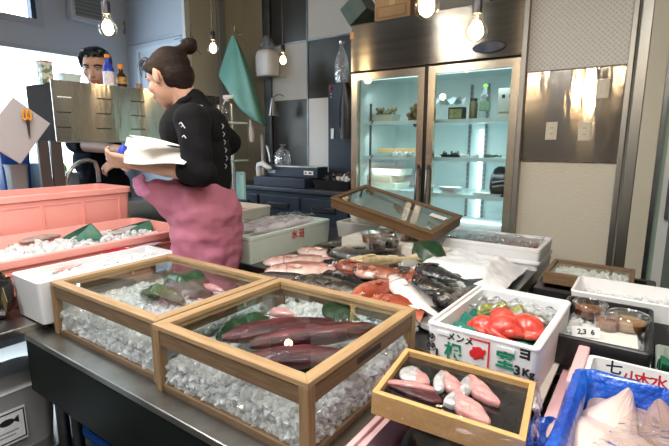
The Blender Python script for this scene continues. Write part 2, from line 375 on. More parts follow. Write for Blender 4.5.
# left wall with two window openings (lower wide one, upper transom)
wl = MB(); th = .12
y0, y1 = -1.2, 2.30            # lower window run
zl0, zl1 = .95, 2.06
u0, u1, zu0, zu1 = -1.2, 1.84, 2.23, 2.75
wl.box(SL-th, SL, TF, y0, 0, 3); wl.box(SL-th, SL, y1, TB, 0, 3)
wl.box(SL-th, SL, y0, y1, 0, zl0); wl.box(SL-th, SL, y0, y1, zl1, zu0); wl.box(SL-th, SL, y0, y1, zu1, 3); wl.box(SL-th, SL, u1, y1, zu0, zu1)
struct('wall_left', wl, WALLW)
def window(n, ya, yb, za, zb, fw, mull):
    r = MB(); x0, x1 = SL-.09, SL+.02
    r.box(x0, x1, ya, yb, za, za+fw); r.box(x0, x1, ya, yb, zb-fw, zb); r.box(x0, x1, ya, ya+fw, za+fw, zb-fw); r.box(x0, x1, yb-fw, yb, za+fw, zb-fw)
    f = part('window_%d' % n, r, ALU); f['kind'] = 'structure'
    s = MB(); q = fw
    s.box(x0+.02, x1-.02, yb-fw-.035, yb-fw, za+fw, zb-fw)
    for y in mull: s.box(x0+.02, x1-.02, y-.02, y+.02, za+fw, zb-fw)
    part('sash', s, ALUD, f)
    part('pane', MB().box(SL-.05, SL-.046, ya+fw, yb-fw-.035, za+fw, zb-fw), GLASS, f)
window(1, u0, u1, zu0, zu1, .045, [.2])
window(2, y0, y1, zl0, zl1, .035, [-.3])
# back-left projecting wall (t=2.56), its return and the back wall
t1 = 2.56; sJ = -3.3
struct('wall_partition', MB().box(SL, sJ, t1, TB, 0, 3), WALLB)
DOTS = mat('dotted_panel', (.55, .60, .66), .5); DOTSW = mat('dotted_panel_warm', (.50, .48, .44), .45)
for nm, sc_, c1, c2 in (('dotted_panel', 52, (.48, .54, .62), (.38, .44, .52)), ('dotted_panel_warm', 58, (.60, .58, .53), (.45, .43, .39))):
    m = MATS[nm]; N = m.node_tree.nodes; L = m.node_tree.links; b = N['Principled BSDF']; tc = N['Texture Coordinate']
    v = N.new('ShaderNodeTexVoronoi'); v.inputs['Scale'].default_value = sc_; v.inputs['Randomness'].default_value = .15
    mp = N.new('ShaderNodeMapping'); mp.inputs['Rotation'].default_value = (0, R(45), 0); mp.inputs['Scale'].default_value = (1, .001, 1)
    L.new(tc.outputs['Object'], mp.inputs[0]); L.new(mp.outputs[0], v.inputs['Vector'])
    r = N.new('ShaderNodeValToRGB'); r.color_ramp.elements[0].position = .2; r.color_ramp.elements[1].position = .42
    r.color_ramp.elements[0].color = rgb(c2); r.color_ramp.elements[1].color = rgb(c1); L.new(v.outputs['Distance'], r.inputs[0]); L.new(r.outputs[0], b.inputs['Base Color'])
struct('wall_back', MB().box(SL, -.6, TB, TB+.1, 0, 3), BEIGE2)
def panel(name, s0, s1, z0, z1, t, m, th=.012):
    return struct(name, MB().box(s0, s1, t-th, t, z0, z1), m, bevel=.002)
# dotted panels and trims on the projecting wall
pz = T(190, 32, t1).z
panel('wall_panel_dotted', SL+.05, sJ-.02, T(130, 44, t1).z, 3, t1, DOTS)
panel('trim_1', SL+.05, sJ-.02, T(130, 44, t1).z-.02, T(130, 44, t1).z, t1-.002, ALU, .02)
panel('wall_panel_blue', SL+.05, sJ-.02, .9, T(130, 44, t1).z-.03, t1, WALLB)
fr = T(139, 50, t1); fr2 = T(186, 110, t1)
fm = MB(); fm.box(fr.x, sJ-.06, t1-.03, t1-.012, fr.z-.025, fr.z); fm.box(fr.x, fr.x+.025, t1-.03, t1-.012, 1.4, fr.z-.025); fm.box(fr.x+.05, sJ-.06, t1-.022, t1-.012, fr.z-.1, fr.z-.09)
struct('trim_2', fm, mat('pale_blue_trim', (.62, .7, .78), .4))
# corner post and the beige return with its locker door
struct('trim_3', MB().box(sJ-.02, sJ+.02, t1-.03, t1+.02, 0, 3), mat('white_trim', (.62, .62, .6), .5), bevel=.004)
ret = struct('wall_return', MB().box(sJ, sJ+.01, t1+.02, TB, 0, 3), BEIGE2)
a = X(217, 60, sJ); b_ = X(222, 60, sJ)
struct('trim_4', MB().box(sJ, sJ+.045, a.y, b_.y+.02, 0, 3), mat('grey_pipe', (.32, .34, .36), .4, .3), bevel=.008)
sB = -2.93     # steel starts here on the back wall
zA = T(308, 41, TB).z; zB_ = T(308, 99, TB).z
sM = -2.515; sE = -2.19
struct('trim_5', MB().box(sB-.09, sB, TB-.03, TB, 0, 3), DKSTEEL, bevel=.003)
BST = mat('wall_sheet_steel', (.06, .053, .042), .3, .35, col2=(.03, .027, .021), nscale=2, stretch=(1, 1, .3), bump=.15, bscale=3, bdist=.01)
panel('wall_panel_steel_top', sB, sM, zA, 3, TB, BST); panel('wall_panel_dots_middle', sB, sM, zB_, zA, TB, DOTSW)
panel('wall_panel_steel_low', sB, sM, 1.0, zB_, TB, BST)
panel('wall_panel_dots_top', sM, -1.6, zA, 3, TB, DOTSW); panel('wall_panel_steel_middle', sM, -1.6, zB_, zA, TB, BST)
panel('wall_panel_dots_low', sM, sE+.02, 1.0, zB_, TB, mat('dotted_light', (.8, .8, .8), .5)); MATS['dotted_light'].node_tree.nodes['Principled BSDF'].inputs['Base Color'].default_value = (.8, .8, .8, 1)
panel('wall_panel_steel_behind', sE+.02, -1.6, 1.0, zB_, TB, BST)
struct('trim_6', MB().box(sM-.006, sM+.006, TB-.02, TB-.01, 1.0, 3), DKSTEEL)
struct('trim_7', MB().box(sB, -1.6, TB-.02, TB-.01, zA-.006, zA+.006), DKSTEEL)
# right-hand wall beside the fridge
TR = 2.6
struct('wall_right', MB().box(-.6, SR, TR, TR+.7, 0, 3), BEIGE)
struct('trim_13', MB().box(-.607, -.585, TR-.05, TR, .02, 2.99), mat('grey_edge', (.3, .28, .25), .4, .8))
panel('wall_panel_dots_right', -.585, -.14, 1.658, 3, TR, DOTSW)
panel('wall_panel_steel_right', -.585, -.14, 1.20, 1.655, TR, BRUSHED2, .015)
tm = MB(); tm.box(-.14, -.115, TR-.035, TR, 0, 3); tm.box(-.105, -.06, TR-.045, TR, 0, 3)
struct('trim_8', tm, mat('trim_steel', (.30, .29, .26), .3, 1, aniso=.5), bevel=.004)
struct('trim_9', MB().box(-.06, .012, TR-.06, TR, 0, 3), BEIGE2, bevel=.003)
struct('trim_10', MB().box(.012, .03, TR-.05, TR, 0, 3), DKSTEEL)
struct('trim_11', MB().box(.03, .05, TR-.03, TR, 0, 3), mat('green_edge', (.25, .34, .28), .3))
struct('front_light_block', MB().box(SL, SR, TF-.1, TF, 0, 3), mat('light_block_dark', (.16, .15, .14), .7))  # added and unseen, closes the open front to cut the fill light
struct('wall_far_right', MB().box(SR, SR+.1, TF, TR+.7, 0, 3), BEIGE)
dd = struct('door_1', MB().box(.05, .95, TR-.03, TR, 0, 2.1), mat('pale_door', (.55, .57, .55), .4))
part('door_panel', MB().box(.09, .91, TR-.036, TR-.03, .3, 1.62), mat('door_dark', (.12, .14, .13), .3), dd)
part('door_handle', MB().box(.07, .085, TR-.06, TR-.03, .95, 1.15), DKSTEEL, dd)
# wall switches and sockets
def plate(cx, cz, w, h, kind, label, cat, t=TR-.015, m=None):
    P = mat('ivory_%d' % len(MATS), (.62, .56, .44), .4)
    o = thing(kind, label, cat, (cx, t, cz))
    part('cover_plate', MB().box(-w/2, w/2, -.006, 0, -h/2, h/2), P, o, bevel=.003)
    return o, P
o, P = plate(*T(603, 89, TR-.015).xz, .055, .09, 'light_switch', 'ivory light switch plate high on brushed steel panel', 'switch')
part('rocker', MB().box(-.015, .015, -.01, -.006, -.012, .03), P, o, bevel=.002)
for (u, v), lb in (((551.5, 131), 'left of the two ivory wall sockets low on steel panel'), ((584.5, 131.5), 'right of the two ivory wall sockets low on steel panel')):
    o, P = plate(*T(u, v, TR-.015).xz, .055, .09, 'wall_socket', lb, 'socket'); o['group'] = 'sockets on the steel wall panel'
    part('socket_face', MB().box(-.013, .013, -.009, -.006, -.032, .032), P, o, bevel=.002)
    for zz in (-.018, .012):
        for xx in (-.005, .003): part('slot', MB().box(xx, xx+.002, -.0095, -.009, zz, zz+.008), INK, o)
p = T(124, 28, t1-.014)
o = thing('wall_switch', 'small grey double switch on the blue-white dotted wall', 'switch', (p.x, p.y-.001, p.z))
part('cover_plate', MB().box(-.022, .022, -.008, 0, -.06, .06), GREYP, o, bevel=.002); part('rocker', MB().box(-.012, .012, -.012, -.008, -.01, .02), WHITEP, o); part('indicator', MB().box(-.006, .006, -.010, -.008, -.045, -.03), INK, o)
p = X(223, 45, sJ+.012)
part('recessed_handle', MB().box(0, .02, -.02, .02, -.05, .05).box(.005, .021, -.01, .01, -.035, .035, INK), GREYP, ret, loc=(p.x, p.y+.08, p.z))
# ventilation cover high on the left wall
a = X(76, 22, SL); o = thing('ventilation_cover', 'square white ventilation cover high on the left wall', 'vent', (SL, 2.26, 2.42))
part('housing', MB().box(.001, .10, -.23, .05, -.10, .36), mat('vent_white', (.55, .58, .62), .4), o, bevel=.01)
g = MB(); g.box(.10, .105, -.2, .02, -.07, .33, mat('vent_dark', (.18, .2, .23), .6))
for k in range(13): g.box(.104, .114, -.2, .02, -.065+k*.031, -.058+k*.031, GREYP)
part('grille', g, None, o)
# ceiling light panels (added room lights, unseen above the frame)
def ceil_light(x, y, w, d, power, col):
    o = thing('ceiling_light', 'flat white ceiling light panel above the stall', 'lamp', (x, y, 2.995), group='ceiling light panels')
    part('housing', MB().box(-w/2-.02, w/2+.02, -d/2-.02, d/2+.02, -.04, .0), WHITEP, o)
    part('diffuser', MB().box(-w/2, w/2, -d/2, d/2, -.046, -.041), emit_mat('panel_glow_%d' % len(MATS), col, 3), o)
    l = bpy.data.lights.new('panel_light', 'AREA'); l.shape = 'RECTANGLE'; l.size = w; l.size_y = d; l.energy = power; l.color = col
    q = bpy.data.objects.new('panel_light', l); COL.objects.link(q); q.location = (x, y, 2.93)

def added_tube_lamp(x, y, z, ln, power, label):  # unseen lamps, added to brighten the foreground from above and from the aisle
    o = thing('added_tube_lamp', label, 'lamp', (x, y, z), group='added unseen tube lamps above the display')
    part('housing', MB().box(-.05, .05, -ln/2-.03, ln/2+.03, .03, .08), WHITEP, o, bevel=.004)
    part('tube', MB().tube([(0, -ln/2, .015), (0, ln/2, .015)], .013, n=10), MATS['tube_white'], o, smooth=True)
    part('hanger', MB().tube([(0, 0, .08), (0, 0, 3.0-z)], .004, n=6), DKSTEEL, o)
    l = bpy.data.lights.new('added_tube_light', 'AREA'); l.shape = 'RECTANGLE'; l.size = .06; l.size_y = ln; l.energy = power; l.color = (.97, .98, 1)
    q = bpy.data.objects.new('added_tube_light', l); COL.objects.link(q); q.location = (x, y, z-.004)
emit_mat('tube_white', (.95, .98, 1), 6)
added_tube_lamp(-1.75, .35, 2.35, 1.2, 15, 'added unseen tube lamp above the left crates')
added_tube_lamp(-.85, .25, 2.35, 1.2, 15, 'added unseen tube lamp above the wooden cases')
added_tube_lamp(.05, .45, 2.35, 1.2, 15, 'added unseen tube lamp above the right boxes')
added_tube_lamp(-.7, -1.1, 2.35, 1.2, 22, 'added unseen tube lamp over the aisle before the stall')
# ---------- hanging bulbs ----------
def bulb(u, v, d, k, label, topz=3.0, hidden_top=False):
    p = D(u, v, d)
    o = thing('pendant_bulb', label, 'light bulb', p, group='bare filament bulbs')
    s = .032*k
    prof = [(.30, 1.05), (.34, .9), (.38, .7), (.62, .3), (.93, -.15), (1.0, -.55), (.86, -1.0), (.5, -1.32), (.02, -1.42)]
    part('glass_envelope', MB().lathe([(r*s, z*s) for r, z in prof], n=24), BULBG, o, smooth=60)
    fil = MB()
    fil.ell((0, 0, -.4*s), .6*s, .6*s, .85*s, n=16)
    for i in range(0):
        a = i*PI/4; fil.tube([(math.cos(a)*s*.25, math.sin(a)*s*.25, .5*s), (math.cos(a)*s*.55, math.sin(a)*s*.55, -1.0*s)], s*.085, n=5)
    part('filament', fil, MATS['filament_glow'], o)
    part('filament_post', MB().lathe([(.1*s, 1.0*s), (.08*s, -.1*s)], n=8), GREYP, o)
    part('lamp_holder', MB().lathe([(.36*s, 1.0*s), (.44*s, 1.05*s), (.46*s, 2.3*s), (.3*s, 2.5*s), (.08*s, 2.6*s)], n=16), BLACKP, o, smooth=40)
    part('cord', MB().tube([(0, 0, 2.5*s), (0, 0, topz-p.z)], .0035, n=6), BLACKP, o)
    l = bpy.data.lights.new('bulb_light', 'POINT'); l.energy = 6; l.color = (1, .74, .44); l.shadow_soft_size = .027
    q = bpy.data.objects.new('bulb_light', l); COL.objects.link(q); q.location = (p.x, p.y, p.z-.006)
emit_mat('filament_glow', (1, .72, .36), 14)
bulb(107.5, 24, 1.75, 1.0, 'glowing bare bulb hanging in front of the left wall vent')
bulb(213, 46, 2.6, .95, 'glowing bare bulb hanging beside the woman\'s hair bun')
bulb(283, 58, 2.9, .95, 'glowing bare bulb hanging beside the white canister on the wall')
bulb(427, 0, 1.25, 1.05, 'glowing bare bulb cut by the top edge before the fridge header')
bulb(476.5, 26, 1.32, .95, 'glowing bare bulb hanging on the right before the fridge header')
# more bulbs of the string, unseen, added and placed to light the display
for x, y, z in ((.15, 1.0, 1.95), (.55, .75, 2.0), (-.1, .3, 2.0), (.9, .4, 2.1), (-1.1, .12, 2.0), (-.5, .72, 2.0), (-1.75, .5, 2.05), (-1.8, .0, 2.1), (-.6, -.1, 2.0), (-.35, -.9, 2.1), (-1.2, -.7, 2.1), (.6, -.4, 2.1)):
    p = Vector((x, y, z)); o = None
    q = [c for c in COL.objects if c.name.startswith('pendant_bulb')][0]
    c = dup(q, loc=p, label='added unseen bulb of the string, nearer the aisle')
    l = bpy.data.lights.new('bulb_light', 'POINT'); l.energy = 9; l.color = (1, .84, .64); l.shadow_soft_size = .027
    q = bpy.data.objects.new('bulb_light', l); COL.objects.link(q); q.location = (x, y, z-.006)

# ---------- display fridge ----------
fs0, fs1, ft, fd = -1.66, -.608, 2.56, .6
fz0, fz1, fh = .12, 2.03, 1.745
FW = fs1-fs0
o = thing('display_fridge', 'tall stainless two-door glass display fridge against the back wall', 'fridge', (fs0, ft, 0))
c = MB(); c.box(0, .035, .045, fd, fz0, fz1); c.box(FW-.035, FW, .045, fd, fz0, fz1); c.box(.035, FW-.035, fd-.03, fd, fz0, fz1); c.box(.035, FW-.035, .045, fd-.03, fz0, fz0+.2); c.box(.035, FW-.035, .045, fd-.03, fh, fz1)
part('cabinet', c, STEEL, o)
part('header', MB().box(0, FW, -.005, .045, fh, fz1), BRUSHED, o, bevel=.004)
part('header_display', MB().lathe([(1, 0), (1.0, .5), (.9, 1)], n=28, M=Matrix.Translation(Vector((T(489, 47.5, ft-.01).x-fs0, -.005, T(489, 47.5, ft).z))) @ Matrix.Rotation(PI/2, 4, 'X') @ Matrix.Diagonal((.09, .030, .012, 1))), mat('display_dark', (.02, .03, .06), .25), o, smooth=50)
part('door_gasket', MB().box(.0, FW, .03, .046, fh-.012, fh).box(FW/2-.012, FW/2+.012, .02, .046, fz0+.1, fh), BLACKP, o)
lin = MB(); lin.box(.035, .045, .05, fd-.03, fz0+.2, fh-.02); lin.box(FW-.045, FW-.035, .05, fd-.03, fz0+.2, fh-.02); lin.box(.045, FW-.045, fd-.045, fd-.03, fz0+.2, fh-.02); lin.box(.045, FW-.045, .05, fd-.045, fz0+.2, fz0+.215); lin.box(.045, FW-.045, .05, fd-.045, fh-.02, fh-.01)
part('lining', lin, FRIN, o)
for a in (0, 1):
    x0, x1 = (.004, FW/2-.012) if a == 0 else (FW/2+.012, FW-.004)
    z0, z1, rw = fz0+.1, fh-.012, .042
    m = MB(); m.box(x0, x1, 0, .03, z0, z0+rw); m.box(x0, x1, 0, .03, z1-rw, z1); m.box(x0, x0+rw, 0, .03, z0+rw, z1-rw); m.box(x1-rw, x1, 0, .03, z0+rw, z1-rw)
    d = part('door', m, FRSTEEL, o)
    part('pane', MB().box(x0+rw, x1-rw, .012, .016, z0+rw, z1-rw), DOORG, d)
    hx = x1-rw/2 if a == 0 else x0+rw/2
    part('door_handle', MB().tube([(hx, 0, .82), (hx, -.03, .85), (hx, -.035, .95), (hx, -.03, 1.13), (hx, 0, 1.16)], .008, n=8), DKSTEEL, d, smooth=True)
shz = [1.43, 1.205, .985]
for z in shz:
    for x0, x1 in ((.05, FW/2-.005), (FW/2+.005, FW-.05)):
        m = MB(); m.box(x0, x1, .09, fd-.08, z-.012, z)
        m.box(x0, x1, .085, .09, z-.018, z+.004)
        part('shelf', m, FRSH, o)
for x in (.30, FW/2+.09, FW/2+.20):
    m = MB(); m.box(x-.009, x+.009, fd-.055, fd-.045, .35, 1.68)
    for k in range(40): m.box(x-.003, x+.003, fd-.057, fd-.055, .4+k*.032, .412+k*.032, INK)
    part('shelf_standard', m, GREYP, o)
x = .09; m = MB(); m.box(x-.006, x+.006, .1, .11, .35, 1.55)
for z in shz: m.tube([(x, .1, z), (x+.02, .08, z-.01), (x+.035, .08, z+.01)], .004, n=5)
part('shelf_bracket', m, DKSTEEL, o)
part('light_tube', MB().box(T(480, 150, ft+fd-.07).x-fs0-.008, T(480, 150, ft+fd-.07).x-fs0+.008, fd-.075, fd-.06, .5, 1.38), emit_mat('tube_glow', (.8, .97, 1), 5), o)
part('light_tube', MB().box(.05, FW-.05, .075, .09, fh-.05, fh-.035), emit_mat('tube_glow_2', (.8, .97, 1), 1.5), o)
part('foot', MB().box(.03, FW-.03, .06, fd-.03, 0, fz0), DGREY, o)
for zz, e in ((1.62, .7), (1.35, .9), (1.12, 1.0), (.85, 1.4)):
    l = bpy.data.lights.new('fridge_light', 'AREA'); l.shape = 'RECTANGLE'; l.size = .9; l.size_y = .06; l.energy = e; l.color = (.78, .96, 1)
    q = bpy.data.objects.new('fridge_light', l); COL.objects.link(q); q.location = (fs0+FW/2, ft+.12, zz); q.rotation_euler = (R(35), 0, 0)
# contents of the fridge
def on(u, v, t): return T(u, v, t)
o = thing('plastic_crate', 'low clear tub on the top fridge shelf, left door', 'tub', (T(385, 121, 2.75).x, 2.76, shz[0]))
part('tub', MB().rrect([(.15, .1, .01, 0), (.18, .12, .012, .05), (.185, .125, .012, .05), (.175, .115, .01, .047), (.145, .095, .01, .005)]), mat('milky', (.5, .48, .38), .4), o)
q = MB(); pp = [(rng.uniform(-.07, .07), rng.uniform(-.03, .03), rng.uniform(.03, .09)) for _ in range(26)]; chunks(q, pp, .02)
part('contents', q, mat('tub_food', (.30, .28, .16), .6, col2=(.2, .12, .05), nscale=30), o)
q = MB(); chunks(q, [(rng.normal(0, .02), rng.normal(0, .02), .05+rng.normal(0, .025)) for _ in range(60)], .018)
q2 = solo('vegetable_bag', q, mat('ball_food', (.32, .2, .06), .5, col2=(.10, .05, .03), nscale=40), 'round bag of brown and yellow food on the top fridge shelf', 'food bag', (T(415, 108, 2.7).x, 2.7, shz[0]))
q = MB(); q.box(-.16, .16, -.05, .05, 0, .03)
solo('wooden_board', q, mat('board_yellow', (.62, .40, .15), .5), 'yellow wooden board lying on the middle fridge shelf', 'board', (T(400, 150, 2.72).x-.02, 2.78, shz[1]+.022), bevel=.003)
q = MB(); chunks(q, [(x, rng.normal(0, .02), .012+rng.normal(0, .006)) for x in np.linspace(-.08, .08, 14)], .02)
solo('paper_scrap', q, WHITEP, 'crumpled white paper on the middle fridge shelf', 'paper', (T(405, 155, 2.68).x, 2.68, shz[1]+.003))
for i, (u, dz, w, lb) in enumerate(((390, 0, .2, 'lowest'), (386, .046, .19, 'middle'), (392, .092, .21, 'topmost'))):
    o = solo('foam_tray_box', MB().rrect([(w, .2, .01, 0), (w+.01, .21, .012, .042), (w-.01, .19, .01, .044)]), mat('box_cream_%d' % i, (.74, .72, .6) if i != 1 else (.6, .58, .45), .5), 'cream flat box in the lower left of the fridge, %s of three' % lb, 'box', (T(u, 180, 2.8).x, 2.8, shz[2]+dz), group='flat cream boxes in the fridge')
o = thing('green_carton', 'small green carton with black frame on the top right fridge shelf', 'carton', (T(457, 118, 2.72).x, 2.72, shz[0]))
part('box', MB().box(-.045, .045, -.03, .03, 0, .075), BLACKP, o); part('label', MB().box(-.038, .038, -.032, -.03, .01, .065), mat('carton_green', (.16, .24, .08), .5, col2=(.4, .35, .15), nscale=60), o)
o = thing('water_bottle', 'clear plastic bottle with green cap in the fridge', 'bottle', (T(484, 117, 2.72).x, 2.72, shz[0]))
part('body', MB().lathe([(.03, 0), (.032, .01), (.03, .06), (.032, .11), (.028, .14), (.012, .17), (.012, .18)], n=18), CUPG, o, smooth=True); part('label', MB().lathe([(.0325, .05), (.0325, .10)], n=18, cap0=False, cap1=False), mat('bottle_label', (.3, .45, .3), .5), o); part('bottle_cap', MB().lathe([(.014, .18), (.014, .2)], n=14), mat('green_cap', (.2, .45, .05), .4), o)
o = thing('dark_jar', 'dark jar standing behind the green carton in the fridge', 'jar', (T(472, 117, 2.78).x, 2.8, shz[0]))
part('jar_body', MB().lathe([(.025, 0), (.025, .1), (.018, .115)], n=16), mat('jar_brown', (.12, .10, .04), .3), o, smooth=True); part('lid', MB().lathe([(.022, .115), (.022, .13)], n=16), BLACKP, o)
o = thing('milk_carton_box', 'white box with two black squares on the top right fridge shelf', 'box', (T(508, 117, 2.72).x-.01, 2.74, shz[0]))
part('box', MB().box(-.05, .06, -.03, .05, 0, .17), mat('box_white', (.6, .58, .52), .5), o, bevel=.003)
for xx in (-.028, .012): part('printed_square', MB().box(xx, xx+.018, -.0312, -.03, .115, .135), INK, o)
part('printed_line', MB().box(-.04, .02, -.0312, -.03, .03, .04), mat('tan_print', (.3, .25, .15), .5), o)
o = solo('film_bag', MB().add(*(lambda g: g)(([(x, y, .03+.03*math.sin(x*60)*math.cos(y*50)) for x in np.linspace(-.08, .08, 9) for y in np.linspace(-.05, .05, 6)], [(i*6+j, i*6+j+1, (i+1)*6+j+1, (i+1)*6+j) for i in range(8) for j in range(5)]))), mat('white_film', (.7, .78, .78), .3), 'crumpled white film bag on the upper right fridge shelf', 'bag', (T(450, 105, 2.75).x-.01, 2.78, shz[0]+.09), smooth=True)
o = thing('black_tray', 'small black tray of dark food on the middle right shelf', 'tray', (T(451, 155, 2.7).x, 2.7, shz[1]))
part('tray', MB().rrect([(.1, .06, .01, 0), (.12, .07, .01, .02)]), BLACKP, o); q = MB(); chunks(q, [(rng.uniform(-.05, .05), rng.uniform(-.02, .02), .028) for _ in range(12)], .012); part('contents', q, DKSTEEL, o)
for u, lb, mm in ((470, 'clear tray of pale food on the middle right fridge shelf', WHITEP), (493, 'clear tray of green food on the middle right fridge shelf', LEAFL)):
    o = thing('clear_tray', lb, 'tray', (T(u, 155, 2.7).x, 2.7, shz[1]))
    part('tray', MB().rrect([(.1, .06, .01, 0), (.12, .07, .01, .012)]), CUPG, o); q = MB(); chunks(q, [(rng.uniform(-.05, .05), rng.uniform(-.02, .02), .014) for _ in range(16)], .012); part('contents', q, mm, o)
for u, dz, w, lb in ((452, 0, .12, 'white foam tray on the lower right fridge shelf'), (450, .022, .14, 'white foam tray stacked on another in the fridge'), (488, 0, .18, 'wide clear-covered white tray on the lower right fridge shelf')):
    solo('foam_tray', MB().rrect([(w*.85, .08, .02, 0), (w, .1, .03, .018), (w-.01, .09, .03, .018), (w*.8, .07, .02, .006)]), WHITEP, lb, 'tray', (T(u, 190, 2.7).x, 2.7, shz[2]+dz), bevel=0)
o = thing('dark_backpack', 'dark bulging bag with light straps leaning in the lower right fridge', 'bag', (T(504, 191, 2.7).x-.03, 2.72, shz[2]))
q = MB(); q.rrect([(.085, .09, .03, 0), (.11, .11, .03, .05), (.1, .1, .03, .12), (.07, .08, .03, .16), (.03, .04, .015, .175)]); b = part('bag', q, BLACKP, o, smooth=60)
for zz in (.05, .075): part('strap', MB().tube([(-.05, -.03, zz), (-.02, -.058, zz+.01), (.03, -.058, zz+.02), (.05, -.03, zz+.01)], .005, n=6), GREYP, o)
for i, (u, z, w, d_) in enumerate(((490, .335, .32, .2), (490, .50, .34, .22), (490, .665, .36, .2))):
    o = thing('fish_box', ['lowest white foam box at the fridge bottom right', 'middle white foam box at the fridge bottom right', 'top white foam box in the fridge, red and black writing'][i], 'foam box', (T(u, 222, 2.75).x-.02, 2.78, z+.0), group='foam boxes at the fridge bottom')
    part('box_body', MB().rrect([(w-.02, d_, .015, 0), (w, d_+.01, .015, .155), (w-.03, d_-.02, .01, .158)]), FOAM, o)
    if i == 2:
        for k, (tx, mm) in enumerate((('1', INK), ('12', INK), ('赤井', RINK), ('4.5', INK))):
            text(tx, .05, mm, o, Matrix.Translation(Vector((-.13+k*.08, -d_/2-.007, .09))) @ Matrix.Rotation(PI/2, 4, 'X'), bold=.001)
for i, u in enumerate((375, 402)):
    solo('white_package', MB().rrect([(.2, .2, .02, 0), (.21, .21, .02, .12), (.19, .19, .02, .14)]), FOAM, ['white package at the fridge bottom behind the left door', 'white package at the fridge bottom beside the door handles'][i], 'box', (T(u, 200, 2.8).x, 2.8, .335+.0), group='packages at the fridge bottom')

# things on top of the fridge
zt = fz1
p = T(366, 20, ft+.12)
o = thing('cardboard_box', 'brown cardboard box on top of the fridge', 'box', (T(392, 8, ft+.1).x, ft+.22, zt))
part('box_body', MB().box(-.125, .125, -.12, .12, 0, .22), CARD, o, bevel=.003); part('printed_frame', MB().box(-.11, .10, -.1215, -.12, .04, .11).box(-.10, .09, -.1225, -.1215, .048, .102, CARD), mat('print_brown', (.28, .16, .07), .7), o)
part('tape', MB().box(-.02, .02, -.1212, -.12, .11, .22), mat('tape', (.5, .36, .18), .4), o)
solo('green_crate', MB().box(-.08, .08, -.1, .1, 0, .14), mat('dark_green_box', (.04, .09, .08), .5, col2=(.1, .12, .1), nscale=12), 'dark green box tilted at the left end of the fridge top', 'box', (T(362, 14, ft+.15).x+.0, ft+.2, zt+.075), rot=(0, R(-35), 0), bevel=.004)
solo('grey_box', MB().box(-.16, .16, -.1, .1, 0, .13), mat('grey_card', (.25, .23, .2), .6), 'dark grey flat box on the right of the fridge top', 'box', (-.98, ft+.2, zt), bevel=.004)
solo('small_orange_tag', MB().box(-.014, .014, -.002, 0, -.02, .02), mat('orange_tag', (.55, .28, .12), .6), 'orange paper tag stuck on the fridge header\'s left end', 'tag', (T(352, 36, ft).x+.004, ft-.0055, T(352, 36, ft).z))

# ---------- counter fridge at the back ----------
cz = .95; c0, c1 = -3.05, -1.72; ct = 2.62
o = thing('counter_fridge', 'low dark counter fridge with handled doors under the back wall', 'counter', (c0, ct, 0)); W = c1-c0
part('body', MB().box(0, W, .03, .55, .1, cz-.03), DNAVY, o, bevel=.004); part('worktop', MB().box(-.01, W+.01, 0, .56, cz-.03, cz), mat('dark_top', (.09, .10, .12), .35, .6), o, bevel=.004)
for k in range(3):
    x0 = .02+k*W/3; d = part('door', MB().box(x0, x0+W/3-.03, 0.012, .03, .15, cz-.07), DNAVY, o, bevel=.004)
    part('door_handle', MB().box(x0+.10, x0+W/3-.13, -.004, .012, cz-.16, cz-.12).box(x0+.11, x0+W/3-.14, -.006, -.004, cz-.15, cz-.13, INK), DKSTEEL, d, bevel=.003)
part('foot', MB().box(.05, W-.05, .08, .5, 0, .1), DGREY, o)
# back splash ledge
solo('steel_ledge', MB().box(sB, -1.75, TB-.09, TB-.02, 0, .1), STEEL, 'narrow steel ledge along the back of the dark counter', 'ledge', (0, 0, cz))
# scale / printer
p0 = T(257, 182, 2.7); p1 = T(308, 182, 2.7); wd = p1.x-p0.x
o = thing('electronic_scale', 'dark blue electronic scale with two white labels on the counter', 'scale', ((p0.x+p1.x)/2, 2.72, cz))
part('base', MB().box(-wd/2, wd/2, -.06, .16, 0, .075), DNAVY, o, bevel=.006)
part('console', MB().box(-wd/2+.07, wd/2+.06, .02, .16, .075, .155), DNAVY, o, bevel=.006)
part('label', MB().box(-wd/2+.09, -wd/2+.17, .017, .02, .10, .125), mat('grey_label', (.4, .44, .5), .4), o); part('label', MB().box(wd/2-.07, wd/2+.02, .017, .02, .10, .13), WHITEP, o)
part('printed_mark', MB().box(wd/2-.06, wd/2-.045, .0155, .017, .108, .12).box(wd/2-.02, wd/2+.005, .0155, .017, .108, .12), INK, o)
part('top_plate', MB().box(-wd/2+.07, wd/2+.06, .02, .16, .155, .162), STEEL, o)
def bag(name, label, p, w, h, m=None, d=.06, knot=True):
    q = MB(); n = 18; rs = []
    for i, (k, r) in enumerate(((0, .4), (.02, .85), (.2, 1), (.45, .95), (.65, .75), (.8, .35), (.88, .13), (.94, .3), (1, .45))):
        rs.append([(w/2*r*math.cos(2*PI*j/n)*(1+.16*math.sin(3*j+i*2)), d*r*math.sin(2*PI*j/n)*(1+.2*math.cos(2*j+i)), h*k) for j in range(n)])
    q.rings(rs)
    return solo(name, q, m or BAGF, label, 'bag', p, smooth=80)
bag('plastic_bag', 'knotted clear plastic bag standing on the electronic scale', (T(281, 160, 2.8).x, 2.82, cz+.162), .14, .17)
p = T(264, 168, 2.7)
o = solo('white_hook_handle', MB().tube([(-.05, 0, 0), (-.055, 0, .06), (-.045, 0, .09), (0, 0, .10), (.06, 0, .07), (.09, 0, .07)], [.02, .022, .024, .026, .018, .008], n=10), WHITEP, 'white glove-like plastic jug handle left of the bag', 'jug', (p.x-.0, 2.69, cz+.075), smooth=True)
